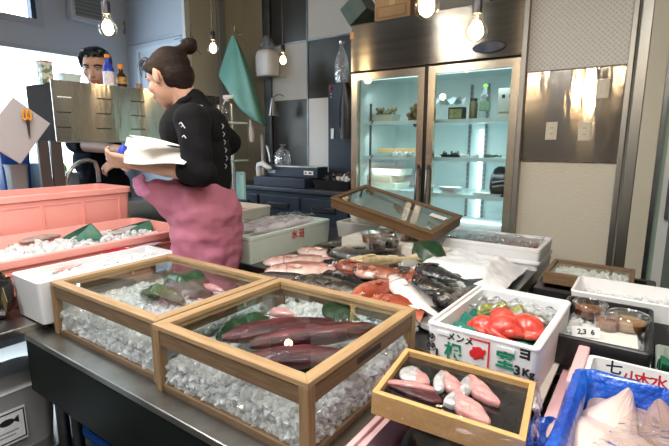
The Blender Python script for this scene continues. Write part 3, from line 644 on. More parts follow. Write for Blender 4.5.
# bag of black stuff in tray
o = thing('black_crate', 'black plastic crate with a bag on the counter beside the fridge', 'crate', (-1.92, 2.80, cz))
part('crate_body', MB().rrect([(.30, .2, .015, 0), (.34, .24, .015, .07), (.32, .22, .015, .07), (.28, .18, .01, .01)]), BLACKP, o)
q = MB(); chunks(q, [(rng.uniform(-.12, .12), rng.uniform(-.06, .06), rng.uniform(.03, .10)) for _ in range(40)], .035); part('black_bag', q, BLACKP, o)
q = MB(); chunks(q, [(.1+rng.normal(0, .025), -.05+rng.normal(0, .02), .08+rng.normal(0, .02)) for _ in range(14)], .025); part('white_paper', q, WHITEP, o)
# control box left of the fridge
p0 = T(328, 85, 2.95); p1 = T(351, 85, 2.95)
o = thing('electric_control_box', 'tall dark blue metal electric cabinet between wall and fridge', 'cabinet', (p0.x, 2.95, cz))
part('body', MB().box(0, -1.74-p0.x, 0, .2, 0, T(340, 83, 2.95).z-cz), DNAVY, o, bevel=.004)
q = T(336, 131, 2.95); part('handle_plate', MB().box(.03, .06, -.008, 0, q.z-.95-.06, q.z-.95+.02), STEEL, o, bevel=.002)
q = T(333, 85, 2.95); part('red_button', MB().ell((.03, -.008, q.z-.95-.02), .012, .01, .012), RINK, o, smooth=True)
for dz in (.05, .075): part('indicator', MB().box(.026, .034, -.004, 0, q.z-.95-.02-dz, q.z-.95-.01-dz), WHITEP, o)
o = solo('dark_cloth', MB().rings([[(math.cos(a)*w_*(1+.2*math.sin(3*a)), math.sin(a)*.03, z) for a in np.linspace(0, 2*PI, 20, endpoint=False)] for z, w_ in ((0, .05), (.1, .065), (.25, .06), (.36, .035), (.42, .012))]), BLACKP, 'black cloth hanging beside the fridge on the dark cabinet', 'cloth', (T(351, 120, 2.9).x-.03, 2.88, T(351, 135, 2.9).z-.03), smooth=70)
q = bag('hanging_plastic_bag', 'clear plastic bag hanging at the fridge\'s upper left corner', (T(340, 83, 2.6).x, 2.62, T(340, 83, 2.6).z), .10, .27, d=.04)
# canister on wall with bag
p = T(267, 76, 3.08)
o = thing('white_canister', 'white plastic canister on a wire shelf high on the wall', 'canister', (p.x, 3.09, p.z))
part('body', MB().rrect([(.17, .14, .03, 0), (.19, .15, .04, .04), (.19, .15, .04, .17), (.16, .13, .04, .21), (.08, .06, .02, .23)]), mat('translucent_white', (.85, .83, .8), .35), o, smooth=50)
part('wrapping', MB().rrect([(.10, .08, .02, .21), (.14, .1, .03, .26), (.10, .05, .02, .31), (.05, .03, .01, .34)]), BAGF, o, smooth=70)
wr = MB(); wr.tube([(-.09, .09, -.01), (-.09, -.08, -.01), (.14, -.08, -.01), (.14, .09, -.01)], .004, n=6); wr.tube([(-.09, 0, -.01), (.14, 0, -.01)], .003, n=5); wr.tube([(-.09, -.05, -.01), (.14, -.05, -.01)], .003, n=5)
solo('wire_shelf', wr, STEEL, 'thin wire shelf holding the white canister on the wall', 'shelf', (p.x, 3.09, p.z))
# funnel / ladle cluster
p = T(273, 112, 3.0)
o = thing('steel_funnel', 'small steel funnel hanging on a hook under the canister', 'funnel', p)
part('cone', MB().lathe([(.045, -.03), (.04, -.01), (.015, .10), (.012, .12)], n=18, cap0=False), STEEL, o, smooth=True); part('hook', MB().tube([(0, 0, .12), (.01, .05, .15), (-.02, .12, .16), (-.04, .19, .15)], .004, n=6), DKSTEEL, o)
# tap at the back counter
p = T(259, 168, 2.9)
o = thing('back_faucet', 'thin chrome tap rising beside the green cloth', 'faucet', (p.x, 2.98, cz))
part('spout', MB().tube([(0, 0, .0), (0, 0, .27), (.02, -.01, .32), (.05, -.02, .31), (.07, -.02, .24), (.08, -.02, .18)], .008, n=8), STEEL, o, smooth=True)
part('riser_pipe', MB().tube([(-.05, .02, 0), (-.05, .02, .42)], .012, n=8), WHITEP, o, smooth=True)
# green cloth hanging from the pipe
bp_ = X(229, 34, sJ+.09)
top = T(233, 34, 2.62)
# outline of the hanging folds: (sight line, depth) rows from the hook down
rows = [[(231, 36, 2.62), (232, 36, 2.60), (233, 35, 2.60), (234, 35, 2.60), (235, 36, 2.60), (235, 37, 2.62), (236, 38, 2.64)],
        [(225, 54, 2.62), (230, 56, 2.57), (235, 58, 2.56), (239, 58, 2.57), (242, 58, 2.55), (245, 58, 2.60), (247, 60, 2.66)],
        [(220, 70, 2.62), (227, 80, 2.55), (236, 85, 2.53), (243, 84, 2.55), (249, 83, 2.52), (253, 83, 2.58), (254, 84, 2.68)],
        [(218, 76, 2.62), (226, 88, 2.54), (237, 101, 2.51), (247, 104, 2.54), (255, 106, 2.51), (259, 105, 2.58), (260, 104, 2.70)],
        [(220, 77, 2.66), (227, 91, 2.58), (239, 112, 2.53), (251, 121, 2.55), (260, 128, 2.52), (266, 129, 2.58), (266, 122, 2.72)],
        [(224, 78, 2.72), (232, 93, 2.66), (243, 109, 2.64), (253, 117, 2.66), (261, 124, 2.64), (266, 126, 2.66), (266, 119, 2.76)]]
P = [[T(*c) for c in r] for r in rows]
gcl = solo('green_apron_cloth', MB().add([p for r in P for p in r], [(i*7+j, i*7+j+1, (i+1)*7+j+1, (i+1)*7+j) for i in range(5) for j in range(6)]), GREENC, 'large green waterproof cloth hanging in a cone from a hook', 'cloth', smooth=80)
md = gcl.modifiers.new('ss', 'SUBSURF'); md.levels = 3; md.render_levels = 3
md = gcl.modifiers.new('s', 'SOLIDIFY'); md.thickness = .004
solo('wall_hook', MB().tube([(0, .05, .0), (0, 0, 0), (0, -.02, .02), (0, -.02, .05)], .005, n=6).tube([(0, .05, -.01), (.03, 0, -.012), (.075, 0, -.02)], .004, mat('brass', (.5, .32, .1), .3, 1), n=6), DKSTEEL, 'small metal hook above the green hanging cloth', 'hook', (top.x, 2.66, top.z+.01))
# support rail behind the woman: pole, teal board and spray bottle shelf
sh = X(229, 122, -2.45)
o = thing('shelf_rack', 'steel rack with thin pole standing behind the woman', 'rack', (sh.x, sh.y, 0))
part('shelf_board', MB().box(-.12, .06, -.1, .12, sh.z-.012, sh.z), mat('rack_glass', (.45, .62, .6), .3), o)
part('shelf_board', MB().box(-.12, .06, -.1, .12, 1.165, 1.175), mat('rack_glass_2', (.30, .48, .46), .3), o)
for x in (-.10, .03): part('pole', MB().tube([(x, 0, 0), (x, 0, sh.z+.12)], .012, n=10), STEEL, o, smooth=True)
part('shelf_board', MB().box(-.12, .06, -.1, .12, .5, .51), STEEL, o)
o = thing('spray_bottle', 'clear spray bottle with white trigger behind the woman\'s shoulder', 'spray bottle', (sh.x, sh.y-.01, sh.z))
part('bottle', MB().lathe([(.04, 0), (.042, .01), (.042, .08), (.035, .11), (.016, .13), (.016, .14)], n=20), CUPG, o, smooth=True)
part('liquid', MB().lathe([(.038, .002), (.039, .012), (.039, .06)], n=20), glass_mat('water', (.88, .93, .93)), o)
part('trigger', MB().box(-.03, .05, -.012, .012, .155, .18).box(-.012, .012, -.012, .012, .14, .155).tube([(-.015, 0, .158), (-.03, 0, .13), (-.04, 0, .12)], .006), WHITEP, o, bevel=.003)
solo('teal_lid', MB().lathe([(.03, 0), (.03, .02)], n=20), TEAL, 'teal plastic lid on the rack beside the spray bottle', 'lid', (sh.x-.07, sh.y-.05, sh.z))
p = T(236, 185, 2.5)
o = solo('pale_cutting_board', MB().box(-.06, .06, -.012, .012, -.10, .10, None), mat('pale_teal_board', (.42, .72, .68), .3), 'pale teal cutting board standing right behind the woman\'s back', 'cutting board', (T(239, 185, 2.3).x, 2.30, T(236, 185, 2.3).z), bevel=.004)
part('hanging_hole', MB().lathe([(.006, 0), (.006, .001)], n=10, M=Matrix.Translation(Vector((.045, -.0125, .085))) @ Matrix.Rotation(PI/2, 4, 'X')), INK, o)
p = T(252, 130, 2.7)
solo('beige_glove', MB().rings([[(math.cos(a)*w_, math.sin(a)*.015, z) for a in np.linspace(0, 2*PI, 14, endpoint=False)] for z, w_ in ((0, .02), (.04, .035), (.10, .03), (.16, .022), (.19, .01))]), mat('beige_rubber', (.50, .40, .30), .5), 'beige rubber glove hanging below the green cloth', 'glove', (T(249, 128, 2.75).x, 2.78, T(249, 142, 2.75).z), smooth=60)
# ---------- tables ----------
def table(name, label, x0, x1, y0, y1, z, apron, m, am, legs=((.04, .04),), lh=0):
    o = thing(name, label, 'table', ((x0+x1)/2, (y0+y1)/2, 0)); w, d = (x1-x0)/2, (y1-y0)/2
    part('tabletop', MB().box(-w, w, -d, d, z-.018, z), m, o, bevel=.003)
    if apron:
        part('apron_panel', MB().box(-w+.004, w-.004, -d+.004, -d+.016, z-apron, z-.018).box(-w+.004, -w+.016, -d+.016, d-.016, z-apron, z-.018).box(w-.016, w-.004, -d+.016, d-.016, z-apron, z-.018).box(-w+.004, w-.004, d-.016, d-.004, z-apron, z-.018), am, o)
    for sx in (-1, 1):
        for sy in (-1, 1): part('leg', MB().tube([(sx*(w-.06), sy*(d-.06), 0), (sx*(w-.06), sy*(d-.06), z-.02)], .019, n=12), DKSTEEL, o, smooth=True)
    return o
table('display_table', 'steel-topped table with black front panel carrying the ice cases', -1.555, -.43, .525, 1.02, .712, .19, TABLET, APRONM)
fz = .76
table('fish_table', 'dark steel table carrying the heap of whole fish', -1.26, -.355, 1.045, 2.34, fz, .05, DKSTEEL, DKSTEEL)
table('box_table', 'dark steel table under the red-marked foam box', -1.74, -1.265, 1.37, 2.34, fz, .05, DKSTEEL, DKSTEEL)
table('side_table', 'low dark table under the foam boxes at the right', -.345, .9, .22, 1.95, .50, .04, DKSTEEL, DKSTEEL)
# left bench
o = thing('left_bench', 'steel bench carrying the pink crates at the left', 'bench', (-2.2, .95, 0))
part('benchtop', MB().box(-.43, .45, -.75, .42, .705, .73).box(.45, .64, -.75, .05, .705, .73), STEEL, o, bevel=.003)
part('lower_shelf', MB().box(-.43, .6, -.7, .02, .24, .26), STEEL, o)
for sx, sy in ((-.4, -.7), (.6, -.7), (-.4, .38), (.6, -.28), (.42, .38)): part('leg', MB().tube([(sx, sy, 0), (sx, sy, .705)], .02, n=10), DKSTEEL, o, smooth=True)
# under the table: blue bins, white bin, black bag
for i, x in enumerate((-1.22, -.80)):
    o = thing('blue_bin', ['left blue plastic bin under the display table', 'right blue plastic bin under the display table'][i], 'bin', (x, .78, 0))
    part('bin_body', MB().rrect([(.3, .3, .04, 0), (.36, .36, .05, .40), (.34, .34, .05, .40), (.28, .28, .04, .02)]), BLUEB, o, smooth=40)
    part('rim', MB().rrect([(.37, .37, .05, .385), (.385, .385, .05, .395), (.385, .385, .05, .41), (.36, .36, .05, .412), (.345, .345, .05, .40)]), BLUEB, o, smooth=40)
o = thing('white_bin', 'white plastic container with a framed fish label at lower left', 'container', (-1.78, .50, .26))
part('bin_body', MB().rrect([(.22, .26, .04, 0), (.26, .30, .05, .22), (.27, .31, .05, .23), (.25, .29, .05, .235)]), mat('bin_white', (.42, .43, .43), .5), o, smooth=40)
lb = part('label', MB().box(-.0, .001, -.055, .055, -.06, .06), WHITEP, o, loc=(.127, -.02, .11))
fr_ = MB(); fr_.box(.001, .002, -.05, .05, .048, .052); fr_.box(.001, .002, -.05, .05, -.052, -.048); fr_.box(.001, .002, -.052, -.048, -.052, .052); fr_.box(.001, .002, .048, .052, -.052, .052)
fr_.ell((.0015, 0, .02), .0008, .022, .012, n=14); fr_.add([(.0018, .016, .02), (.0018, .034, .034), (.0018, .034, .006)], [(0, 1, 2)])
fr_.box(.001, .002, -.03, .03, -.016, -.012, GREYP); fr_.box(.001, .002, -.03, .02, -.03, -.026, GREYP)
part('printed_fish', fr_, INK, lb)
q = blobby(.10, .12, .09, 3, .5, 36, 24); q.v = [v+Vector((noise.noise(v*26), noise.noise(v*26+Vector((3, 0, 0))), noise.noise(v*26+Vector((0, 3, 0)))))*.018+Vector((0, 0, .075)) for v in q.v]
solo('black_garbage_bag', q, mat('bag_black', (.012, .012, .012), .18, coat=.8), 'shiny black plastic bag at the left edge by the white box', 'bag', (-1.74, .42, .735), smooth=40)

# ---------- wooden glass cases with ice ----------
def case(x0, x1, y0, y1, z0, z1, label):
    o = thing('wooden_display_case', label, 'display case', ((x0+x1)/2, (y0+y1)/2, z0), group='wooden glass cases of ice')
    w, d, h = x1-x0, y1-y0, z1-z0
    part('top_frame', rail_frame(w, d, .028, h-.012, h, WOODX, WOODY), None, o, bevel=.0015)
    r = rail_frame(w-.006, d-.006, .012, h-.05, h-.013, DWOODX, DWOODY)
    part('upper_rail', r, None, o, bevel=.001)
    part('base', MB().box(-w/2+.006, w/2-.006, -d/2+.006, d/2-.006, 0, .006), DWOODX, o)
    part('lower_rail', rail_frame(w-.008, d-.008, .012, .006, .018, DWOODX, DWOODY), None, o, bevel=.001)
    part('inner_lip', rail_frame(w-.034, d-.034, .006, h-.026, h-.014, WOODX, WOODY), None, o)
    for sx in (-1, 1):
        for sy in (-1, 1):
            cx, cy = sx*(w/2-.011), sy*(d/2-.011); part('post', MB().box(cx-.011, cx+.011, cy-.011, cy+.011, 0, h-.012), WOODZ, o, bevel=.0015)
    gl = h-.05
    part('front_pane', MB().box(-w/2+.022, w/2-.022, -d/2+.009, -d/2+.011, .018, gl), GLASS, o); part('back_pane', MB().box(-w/2+.022, w/2-.022, d/2-.011, d/2-.009, .018, gl), GLASS, o)
    part('side_pane', MB().box(-w/2+.009, -w/2+.011, -d/2+.022, d/2-.022, .018, gl), GLASS, o); part('side_pane', MB().box(w/2-.011, w/2-.009, -d/2+.022, d/2-.022, .018, gl), GLASS, o)
    part('lid_pane', MB().box(-w/2+.024, w/2-.024, -d/2+.024, d/2-.024, h-.0125, h-.0105), GLASSD, o)
    for sx in (-1, 1): part('hand_slot', MB().box(sx*(w/2-.0035), sx*(w/2-.0025), -.055, .045, h-.038, h-.024), INK, o)
    part('brass_knob', MB().ell((0, 0, 0), .004, .004, .006), mat('knob_%d' % len(MATS), (.7, .5, .25), .3, .8), o, loc=(-w/2+.03, d*.1, h-.03), smooth=True)
    return o
CB = dict(z0=.712, z1=.88)
case(-.925, -.458, .572, 1.02, label='front wooden glass case holding three dark red fish loins', **CB)
case(-1.478, -.932, .585, 1.01, label='left wooden glass case of crushed ice and green leaves', **CB)
def ice_heap(x0, x1, y0, y1, z0, zf, n_side, n_top, label, size=.0125):
    q = MB(); G = 14; cx, cy = (x0+x1)/2, (y0+y1)/2
    vs = []; fs = []
    for i in range(G+1):
        for j in range(G+1):
            x = x0+.006+(x1-x0-.012)*i/G; y = y0+.006+(y1-y0-.012)*j/G; vs.append((x, y, zf(x, y)-.006))
    for i in range(G):
        for j in range(G): a = i*(G+1)+j; fs.append((a, a+1, a+G+2, a+G+1))
    k = len(vs)
    border = [i*(G+1) for i in range(G+1)]+[G*(G+1)+j for j in range(1, G+1)]+[i*(G+1)+G for i in range(G-1, -1, -1)]+[j for j in range(G-1, 0, -1)]
    for b in border: vs.append((vs[b][0], vs[b][1], z0+.002))
    m = len(border)
    for i in range(m): fs.append((border[i], border[(i+1) % m], k+(i+1) % m, k+i))
    q.add(vs, fs, ICEB)
    pts = []
    for _ in range(n_top):
        x, y = rng.uniform(x0+.008, x1-.008), rng.uniform(y0+.008, y1-.008); pts.append((x, y, zf(x, y)+rng.uniform(-.004, .004)))
    for _ in range(n_side):
        e = rng.integers(0, 4); t = rng.uniform(.02, .98)
        x, y = [(x0+.007, y0+(y1-y0)*t), (x1-.007, y0+(y1-y0)*t), (x0+(x1-x0)*t, y0+.007), (x0+(x1-x0)*t, y1-.007)][e]
        pts.append((x, y, rng.uniform(z0+.008, zf(x, y))))
    chunks(q, pts, size, ICE, .35)
    return solo('crushed_ice', q, None, label, 'ice', kind='stuff')
def zA_(x, y): return .795+.02*(y-.8)+.035*math.exp(-(((x+.72)/.14)**2+((y-.97)/.07)**2))-.012*math.exp(-((x+.90)/.04)**2)+.006*noise.noise(Vector((x*20, y*20, 0)))
def zB2(x, y): return .792+.045*math.exp(-(((x+1.23)/.2)**2+((y-.80)/.15)**2))-.01+.008*noise.noise(Vector((x*18, y*18, 3)))
ice_heap(-.912, -.47, .585, 1.007, .72, zA_, 1100, 1300, 'crushed ice filling the front wooden case')
ice_heap(-1.465, -.945, .598, .997, .72, zB2, 950, 1150, 'crushed ice filling the left wooden case')

# ---------- leaves, loins ----------
def leaf(w, h, nx=16, ny=10, curl=.02, fold_=.0, thick=.0008):
    vs, fs = [], []
    for i in range(nx+1):
        k = i/nx; x = (k-.5)*w; hw = h/2*(math.sin(PI*min(max(k**.8, .015), .985))**.75)
        for j in range(ny+1):
            t = j/ny-.5; y = t*2*hw; vs.append((x, y, curl*math.sin(k*PI)*1.2-fold_*abs(t)*2+.004*math.sin(k*13+j*.8)+.006*noise.noise(Vector((x*25, y*25, w*50)))))
    for i in range(nx):
        for j in range(ny): a = i*(ny+1)+j; fs.append((a, a+1, a+ny+2, a+ny+1))
    return MB().add(vs, fs)
def leaf_thing(label, loc, w, h, rot, m=LEAF, curl=.02, fold_=.02, group=None):
    o = solo('green_leaf', leaf(w, h, curl=curl, fold_=fold_), m, label, 'leaf', loc, rot=rot, smooth=80, group=group)
    s = o.modifiers.new('s', 'SOLIDIFY'); s.thickness = .0012
    part('midrib', MB().tube([(-w*.49, 0, .001), (-w*.25, 0, curl*.8+.002), (0, 0, curl*1.2+.002), (w*.25, 0, curl*.9+.002), (w*.48, 0, .001)], .0012, n=5), LEAFL, o); return o
p = Z(240, 325, .818); leaf_thing('large dark round leaf under the loin tips in front case', (p.x+.01, p.y, .822), .15, .16, (R(-8), R(-12), R(60)))
p = Z(345, 315, .83); leaf_thing('dark leaf at the back right corner of the front case', (p.x-.01, p.y, .832), .12, .11, (R(18), R(10), R(100)))
p = Z(312, 368, .82); leaf_thing('green leaf under the front loin near the case corner', (p.x, p.y+.01, .822), .14, .07, (R(6), 0, R(20)))
p = Z(168, 300, .83); leaf_thing('light green leaf lying on the ice in left case', (p.x-.02, p.y, .848), .16, .10, (R(-8), R(5), R(15)), LEAFL)
p = Z(188, 288, .84); leaf_thing('dark broad leaf standing over the ice in left case', (p.x, p.y, .852), .19, .13, (R(25), R(10), R(12)))
def loin(L, w, h, bend, seed):
    rs = []; n = 16; K = 22
    for i in range(K+1):
        k = i/K; t = math.sin(PI*min(.985, .04+k*.93))**.55*(1-.25*k); x = (k-.5)*L; ring = []
        for j in range(n):
            a = 2*PI*j/n; y = math.cos(a)*w/2*t; z = math.sin(a)*h/2*t
            if z > 0: z *= 1.2-.5*abs(math.cos(a))
            nn = noise.noise(Vector((x*30, y*40, seed)))*.0025
            ring.append((x, y+bend*math.sin(PI*k)+nn, z+nn+h*.35))
        rs.append(ring)
    return MB().rings(rs)
def loin_thing(u0, v0, u1, v1, z, w, h, label, seed, m=TUNA, bend=.01, dz=0):
    a = Z(u0, v0, z); b = Z(u1, v1, z); d = b-a
    return solo('tuna_loin', loin(d.length, w, h, bend, seed), m, label, 'fish loin', ((a.x+b.x)/2, (a.y+b.y)/2, z-.008+dz), rz=math.atan2(d.y, d.x), smooth=60, group='dark red fish loins in the front case')
loin_thing(222, 342, 332, 325, .838, .085, .05, 'rearmost of the three dark red fish loins', 1)
loin_thing(250, 350, 385, 332, .842, .075, .055, 'middle one of the three dark red fish loins', 2)
loin_thing(243, 364, 362, 362, .838, .085, .05, 'frontmost of the three dark red fish loins', 3)
q = Z(282, 315, .845); solo('fish_piece', loin(.07, .035, .03, .01, 5), PINKM, 'small pale pink fish piece on ice behind the loins', 'fish piece', (q.x, q.y, .836), rz=R(20), smooth=60)
q = Z(215, 292, .84); solo('red_fish_piece', loin(.10, .04, .025, .01, 6), mat('red_piece', (.5, .12, .13), .3, col2=(.7, .45, .45), nscale=40, coat=.5), 'small red and white fish piece in the left case', 'fish piece', (q.x-.02, q.y, .838), rz=R(10), smooth=60)

# ---------- foam boxes and crates ----------
def foam_box(name, label, x0, x1, y0, y1, z0, z1, m, wall=.02, cat='foam box', ledge=True, rz=0, group=None, floor_=.02, r=.012, lip=.018):
    w, d, h = x1-x0, y1-y0, z1-z0; o = thing(name, label, cat, ((x0+x1)/2, (y0+y1)/2, z0), rz, group)
    pr = [(w-.016, d-.016, r, 0), (w-.004, d-.004, r, h*.75)]
    if ledge: pr += [(w-.004, d-.004, r, h-lip), (w, d, r, h-lip+.002)]
    pr += [(w, d, r, h-.003), (w-.006, d-.006, r, h), (w-wall*1.0, d-wall*1.0, r, h)]
    if ledge: pr += [(w-wall*1.0, d-wall*1.0, r, h-.008)]
    pr += [(w-wall*2, d-wall*2, r, h-.008 if ledge else h), (w-wall*2-.012, d-wall*2-.012, r, floor_)]
    part('box_body', MB().rrect(pr), m, o, smooth=35); return o
# the lettered box with the octopus
fx0, fx1, fy0, fy1, bz0, bz1 = -.382, -.139, .920, 1.268, .772, .895
fb = foam_box('octopus_box', 'open white foam box with green lettering and red octopus inside', fx0, fx1, fy0, fy1, bz0, bz1, FOAM, .018, lip=.009, rz=R(-2))
def front_M(u, v, tilt=0):
    M_i = (Matrix.Translation(fb.location) @ Matrix.Rotation(R(-2), 4, 'Z')).inverted(); o_ = M_i @ Vector((0, 0, H_)); x, y, w_, _ = _ray(u, v); dr = M_i.to_3x3() @ Vector((x, y, w_))
    yl = -(fy1-fy0)/2+.0015; q = o_+dr*((yl-o_.y)/dr.y)
    return Matrix.Translation(Vector((q.x, yl, q.z))) @ Matrix.Rotation(PI/2, 4, 'X') @ Matrix.Rotation(R(tilt), 4, 'Z')
for s, u, v, sz, m, bd in (('メンメ', 460, 339.5, .0205, INK, .0006), ('根', 453, 353, .043, GINK, .0012), ('室', 505, 361.5, .040, GINK, .0012), ('特', 431, 337, .016, INK, .0003), ('特', 431.5, 346, .016, INK, .0003), ('J.', 438, 354, .03, INK, .0012), ('ヨ', 525, 355, .026, INK, .0014), ('3', 517, 371, .028, INK, .001), ('Kg', 528, 374, .022, INK, .001), ('室', 504.5, 386, .03, GINK, .001)):
    text(s, sz, m, fb, front_M(u, v), bold=bd)
for u, v in ((431, 336.8), (431.5, 346)):
    ring = MB(); n = 28; pts = [(math.cos(2*PI*i/n)*.0105, math.sin(2*PI*i/n)*.0105, 0) for i in range(n)]
    rin = [(x*.86, y*.86, 0) for x, y, _ in pts]; ring.add(pts+rin+[(x, y, .0006) for x, y, _ in pts]+[(x, y, .0006) for x, y, _ in rin], [(i, (i+1) % n, n+(i+1) % n, n+i) for i in range(n)]+[(2*n+i, 2*n+(i+1) % n, 3*n+(i+1) % n, 3*n+i) for i in range(n)], M=front_M(u, v)); part('lettering', ring, INK, fb)
lg = MB(); A0 = front_M(479, 352)
A0 = A0 @ Matrix.Scale(1.25, 4); lg.box(-.018, .018, .0195, .0225, 0, .0006, M=A0); lg.box(.015, .018, -.024, .0225, 0, .0006, M=A0)
lg.ell((-.003, .003, 0), .011, .007, .0008, n=16, M=A0 @ Matrix.Rotation(R(40), 4, 'Z')); lg.ell((-.003, -.004, 0), .015, .0055, .0008, n=16, M=A0 @ Matrix.Rotation(R(45), 4, 'Z')); lg.ell((.0, -.003, 0), .013, .005, .0008, n=16, M=A0 @ Matrix.Rotation(R(-40), 4, 'Z')); lg.ell((-.012, -.006, 0), .005, .007, .0008, n=12, M=A0)
part('red_emblem', lg, RINK, fb)
part('rim_tab', MB().box(-.095, -.065, -.1755, -.1735, .100, .108), FOAM, fb)
part('rim_tab', MB().box(.04, .075, -.1755, -.1735, .100, .108), FOAM, fb)
# inside: green sheet, octopus, labelled film
solo('green_wrapping_sheet', (lambda: MB().add([(x, y, .008*math.sin(x*48+y*31)+.006*math.sin(y*87)+.010*noise.noise(Vector((x*40, y*40, 0)))-.22*min(0, x+.02)) for x in np.linspace(-.098, .098, 24) for y in np.linspace(-.11, .12, 18)], [(i*18+j, i*18+j+1, (i+1)*18+j+1, (i+1)*18+j) for i in range(23) for j in range(17)]))(), GREENS, 'crumpled green plastic sheet inside the octopus box', 'sheet', (-.262, 1.085, .838), smooth=80)
solo('box_liner', MB().rrect([(.20, .30, .02, 0), (.21, .31, .02, .01)]), ICEB, 'ice layer at the bottom of the octopus box', 'ice', (-.262, 1.08, .792), kind='stuff')
def octo(loc, k, rz, label):
    o = thing('octopus', label, 'octopus', loc, rz, group='red boiled octopus in the foam box')
    hd = part('head', MB().ell((0, 0, .024*k), .033*k, .030*k, .024*k, n=20, k=12), OCTO, o, smooth=True)
    for i in range(7):
        a = -2.4+i*.8; pts = []
        for j in range(13):
            t = j/12; rr = (.020+.016*math.sin(t*2.8))*k; aa = a+t*2.6; pts.append((rr*math.cos(aa), rr*math.sin(aa), (.022-.016*t+.004*math.sin(t*6+i)) * k))
        part('tentacle', MB().tube(pts, [(.0105*(1-.75*j/12))*k for j in range(13)], n=8), OCTO, o, smooth=True)
    return o
for u, v, z, k, rz, lb in ((484, 322, .845, 1.0, 0, 'leftmost red octopus in the foam box'), (503, 316, .852, 1.1, 2, 'rear middle red octopus in the foam box'), (505, 325, .852, 1.15, 1, 'front middle red octopus in the foam box'), (527, 325, .848, 1.2, 3, 'rightmost red octopus in the foam box')):
    q = Z(u, v, z+.02); octo((q.x, q.y, z-.012), k, rz, lb)
q = Z(505, 302, .88)
fl = MB(); nx, ny = 26, 16
vs = [((i/nx-.5)*.21, (j/ny-.5)*.12, .006*math.sin(i*1.1+j*.6)+.008*math.sin(j*1.3+i*.3)+.012*math.exp(-((i-13)/5)**2)) for i in range(nx+1) for j in range(ny+1)]
fs_ = [(i*(ny+1)+j, i*(ny+1)+j+1, (i+1)*(ny+1)+j+1, (i+1)*(ny+1)+j) for i in range(nx) for j in range(ny)]
pk = thing('seafood_package', 'crumpled clear package printed yellow-green and gold in octopus box', 'package', (-.245, 1.16, .872), R(-4))
part('film_cover', MB().add(vs, fs_), BAGF, pk, smooth=80)
def patch(cx, cy, rx, ry, m, nm, dz=.002):
    pts = [(cx+rx*math.cos(a)*(1+.15*math.sin(3*a)), cy+ry*math.sin(a)*(1+.15*math.cos(2*a))) for a in np.linspace(0, 2*PI, 24, endpoint=False)]
    def hz(x, y): i, j = (x/.21+.5)*nx, (y/.12+.5)*ny; return .006*math.sin(i*1.1+j*.6)+.008*math.sin(j*1.3+i*.3)+.012*math.exp(-((i-13)/5)**2)-dz
    rings_ = [[(cx+(x-cx)*k, cy+(y-cy)*k, hz(cx+(x-cx)*k, cy+(y-cy)*k)) for x, y in pts] for k in (1, .75, .5, .25, .02)]
    part(nm, MB().rings(rings_, cap0=False), m, pk)
patch(-.01, .005, .045, .022, YEL, 'green_print'); patch(-.07, -.03, .022, .016, YEL, 'green_print'); patch(-.068, .02, .012, .02, YEL, 'green_print'); patch(.03, -.035, .045, .014, mat('gold_map', (.7, .5, .2), .4, col2=(.5, .28, .08), nscale=120), 'gold_print'); patch(.04, .0, .03, .016, mat('gold_map2', (.68, .45, .22), .4, col2=(.75, .62, .45), nscale=90), 'gold_print'); patch(-.03, -.045, .02, .006, GOLD, 'gold_print')
# pink open crate below
foam_box('pink_foam_crate', 'open pale pink foam crate under the pink fillet tray', -.40, -.10, .30, 1.30, .50, .765, PINKF, .026)
# a board carries the lettered box on the crate's rim
solo('dark_fill_sheet', wavy(.22, .86, 10, 40, .008, 40, 30), BLACKP, 'added black sheet darkening the inside of the pink foam crate', 'sheet', (-.25, .80, .70), smooth=80)  # added sheet, stands in for the dark inside of the crate
solo('support_board', MB().box(-.125, .125, -.18, .18, 0, .006), FOAMC, 'thin board laid across the pink crate under the lettered box', 'board', (-.26, 1.09, .765))
# ---------- fillet tray ----------
a, b, c_, d_ = Z(364, 388.5, .862), Z(415, 350, .866), Z(546, 385, .856), Z(511, 435, .85)
ctr = (a+b+c_+d_)/4; MT = frame_M(ctr, (c_-b)+(d_-a), (b-a)+(c_-d_)); tw = ((c_-b).length+(d_-a).length)/2; td = ((b-a).length+(c_-d_).length)/2; tw *= 1.02
tr = thing('fillet_tray', 'light wooden tray with film-wrapped pink fish fillets', 'tray'); tr.matrix_world = MT
tr.rotation_mode = 'XYZ'; tr.location = MT.to_translation(); tr.rotation_euler = MT.to_euler()
H2 = .045
part('frame', rail_frame(tw, td, .011, -H2, 0, LWOODX, LWOODY), None, tr, bevel=.0015)
part('base', MB().box(-tw/2+.01, tw/2-.01, -td/2+.01, td/2-.01, -H2+.002, -H2+.006), BLACKP, tr)
part('black_dish', MB().box(-tw/2+.012, tw/2-.012, -td/2+.012, td/2-.012, -.022, -.012), mat('black_gloss', (.006, .006, .008), .04, coat=1), tr, label='glossy black serving dish inside the tray')
part('film_wrap', wavy(tw-.004, td-.004, 30, 20, .0009, 60, 90), glass_mat('tight_film', (.97, .97, .97), .02, refl=1.1, bump=.25, bscale=14, bdist=.01), tr, smooth=80, loc=(0, 0, .0025))
fr = [];
sk = MB(); n = 60; per = []
for i in range(n):
    t = i/n*4; e = int(t); f = t-e; hx, hy = tw/2+.002, td/2+.002
    x, y = [(-hx+2*hx*f, -hy), (hx, -hy+2*hy*f), (hx-2*hx*f, hy), (-hx, hy-2*hy*f)][e]; nx_, ny_ = [(0, -1), (1, 0), (0, 1), (-1, 0)][e]
    per.append((x, y, nx_, ny_))
rs = [[(x+nx_*(k*.004+.004*abs(math.sin(i*1.7+k*2))), y+ny_*(k*.004+.004*abs(math.sin(i*1.7+k*2))), .002-k*.011+.003*math.sin(i*2.3+k)) for i, (x, y, nx_, ny_) in enumerate(per)] for k in range(4)]
part('film_edge', MB().rings(rs, cap0=False, cap1=False), FILM, tr, smooth=80)
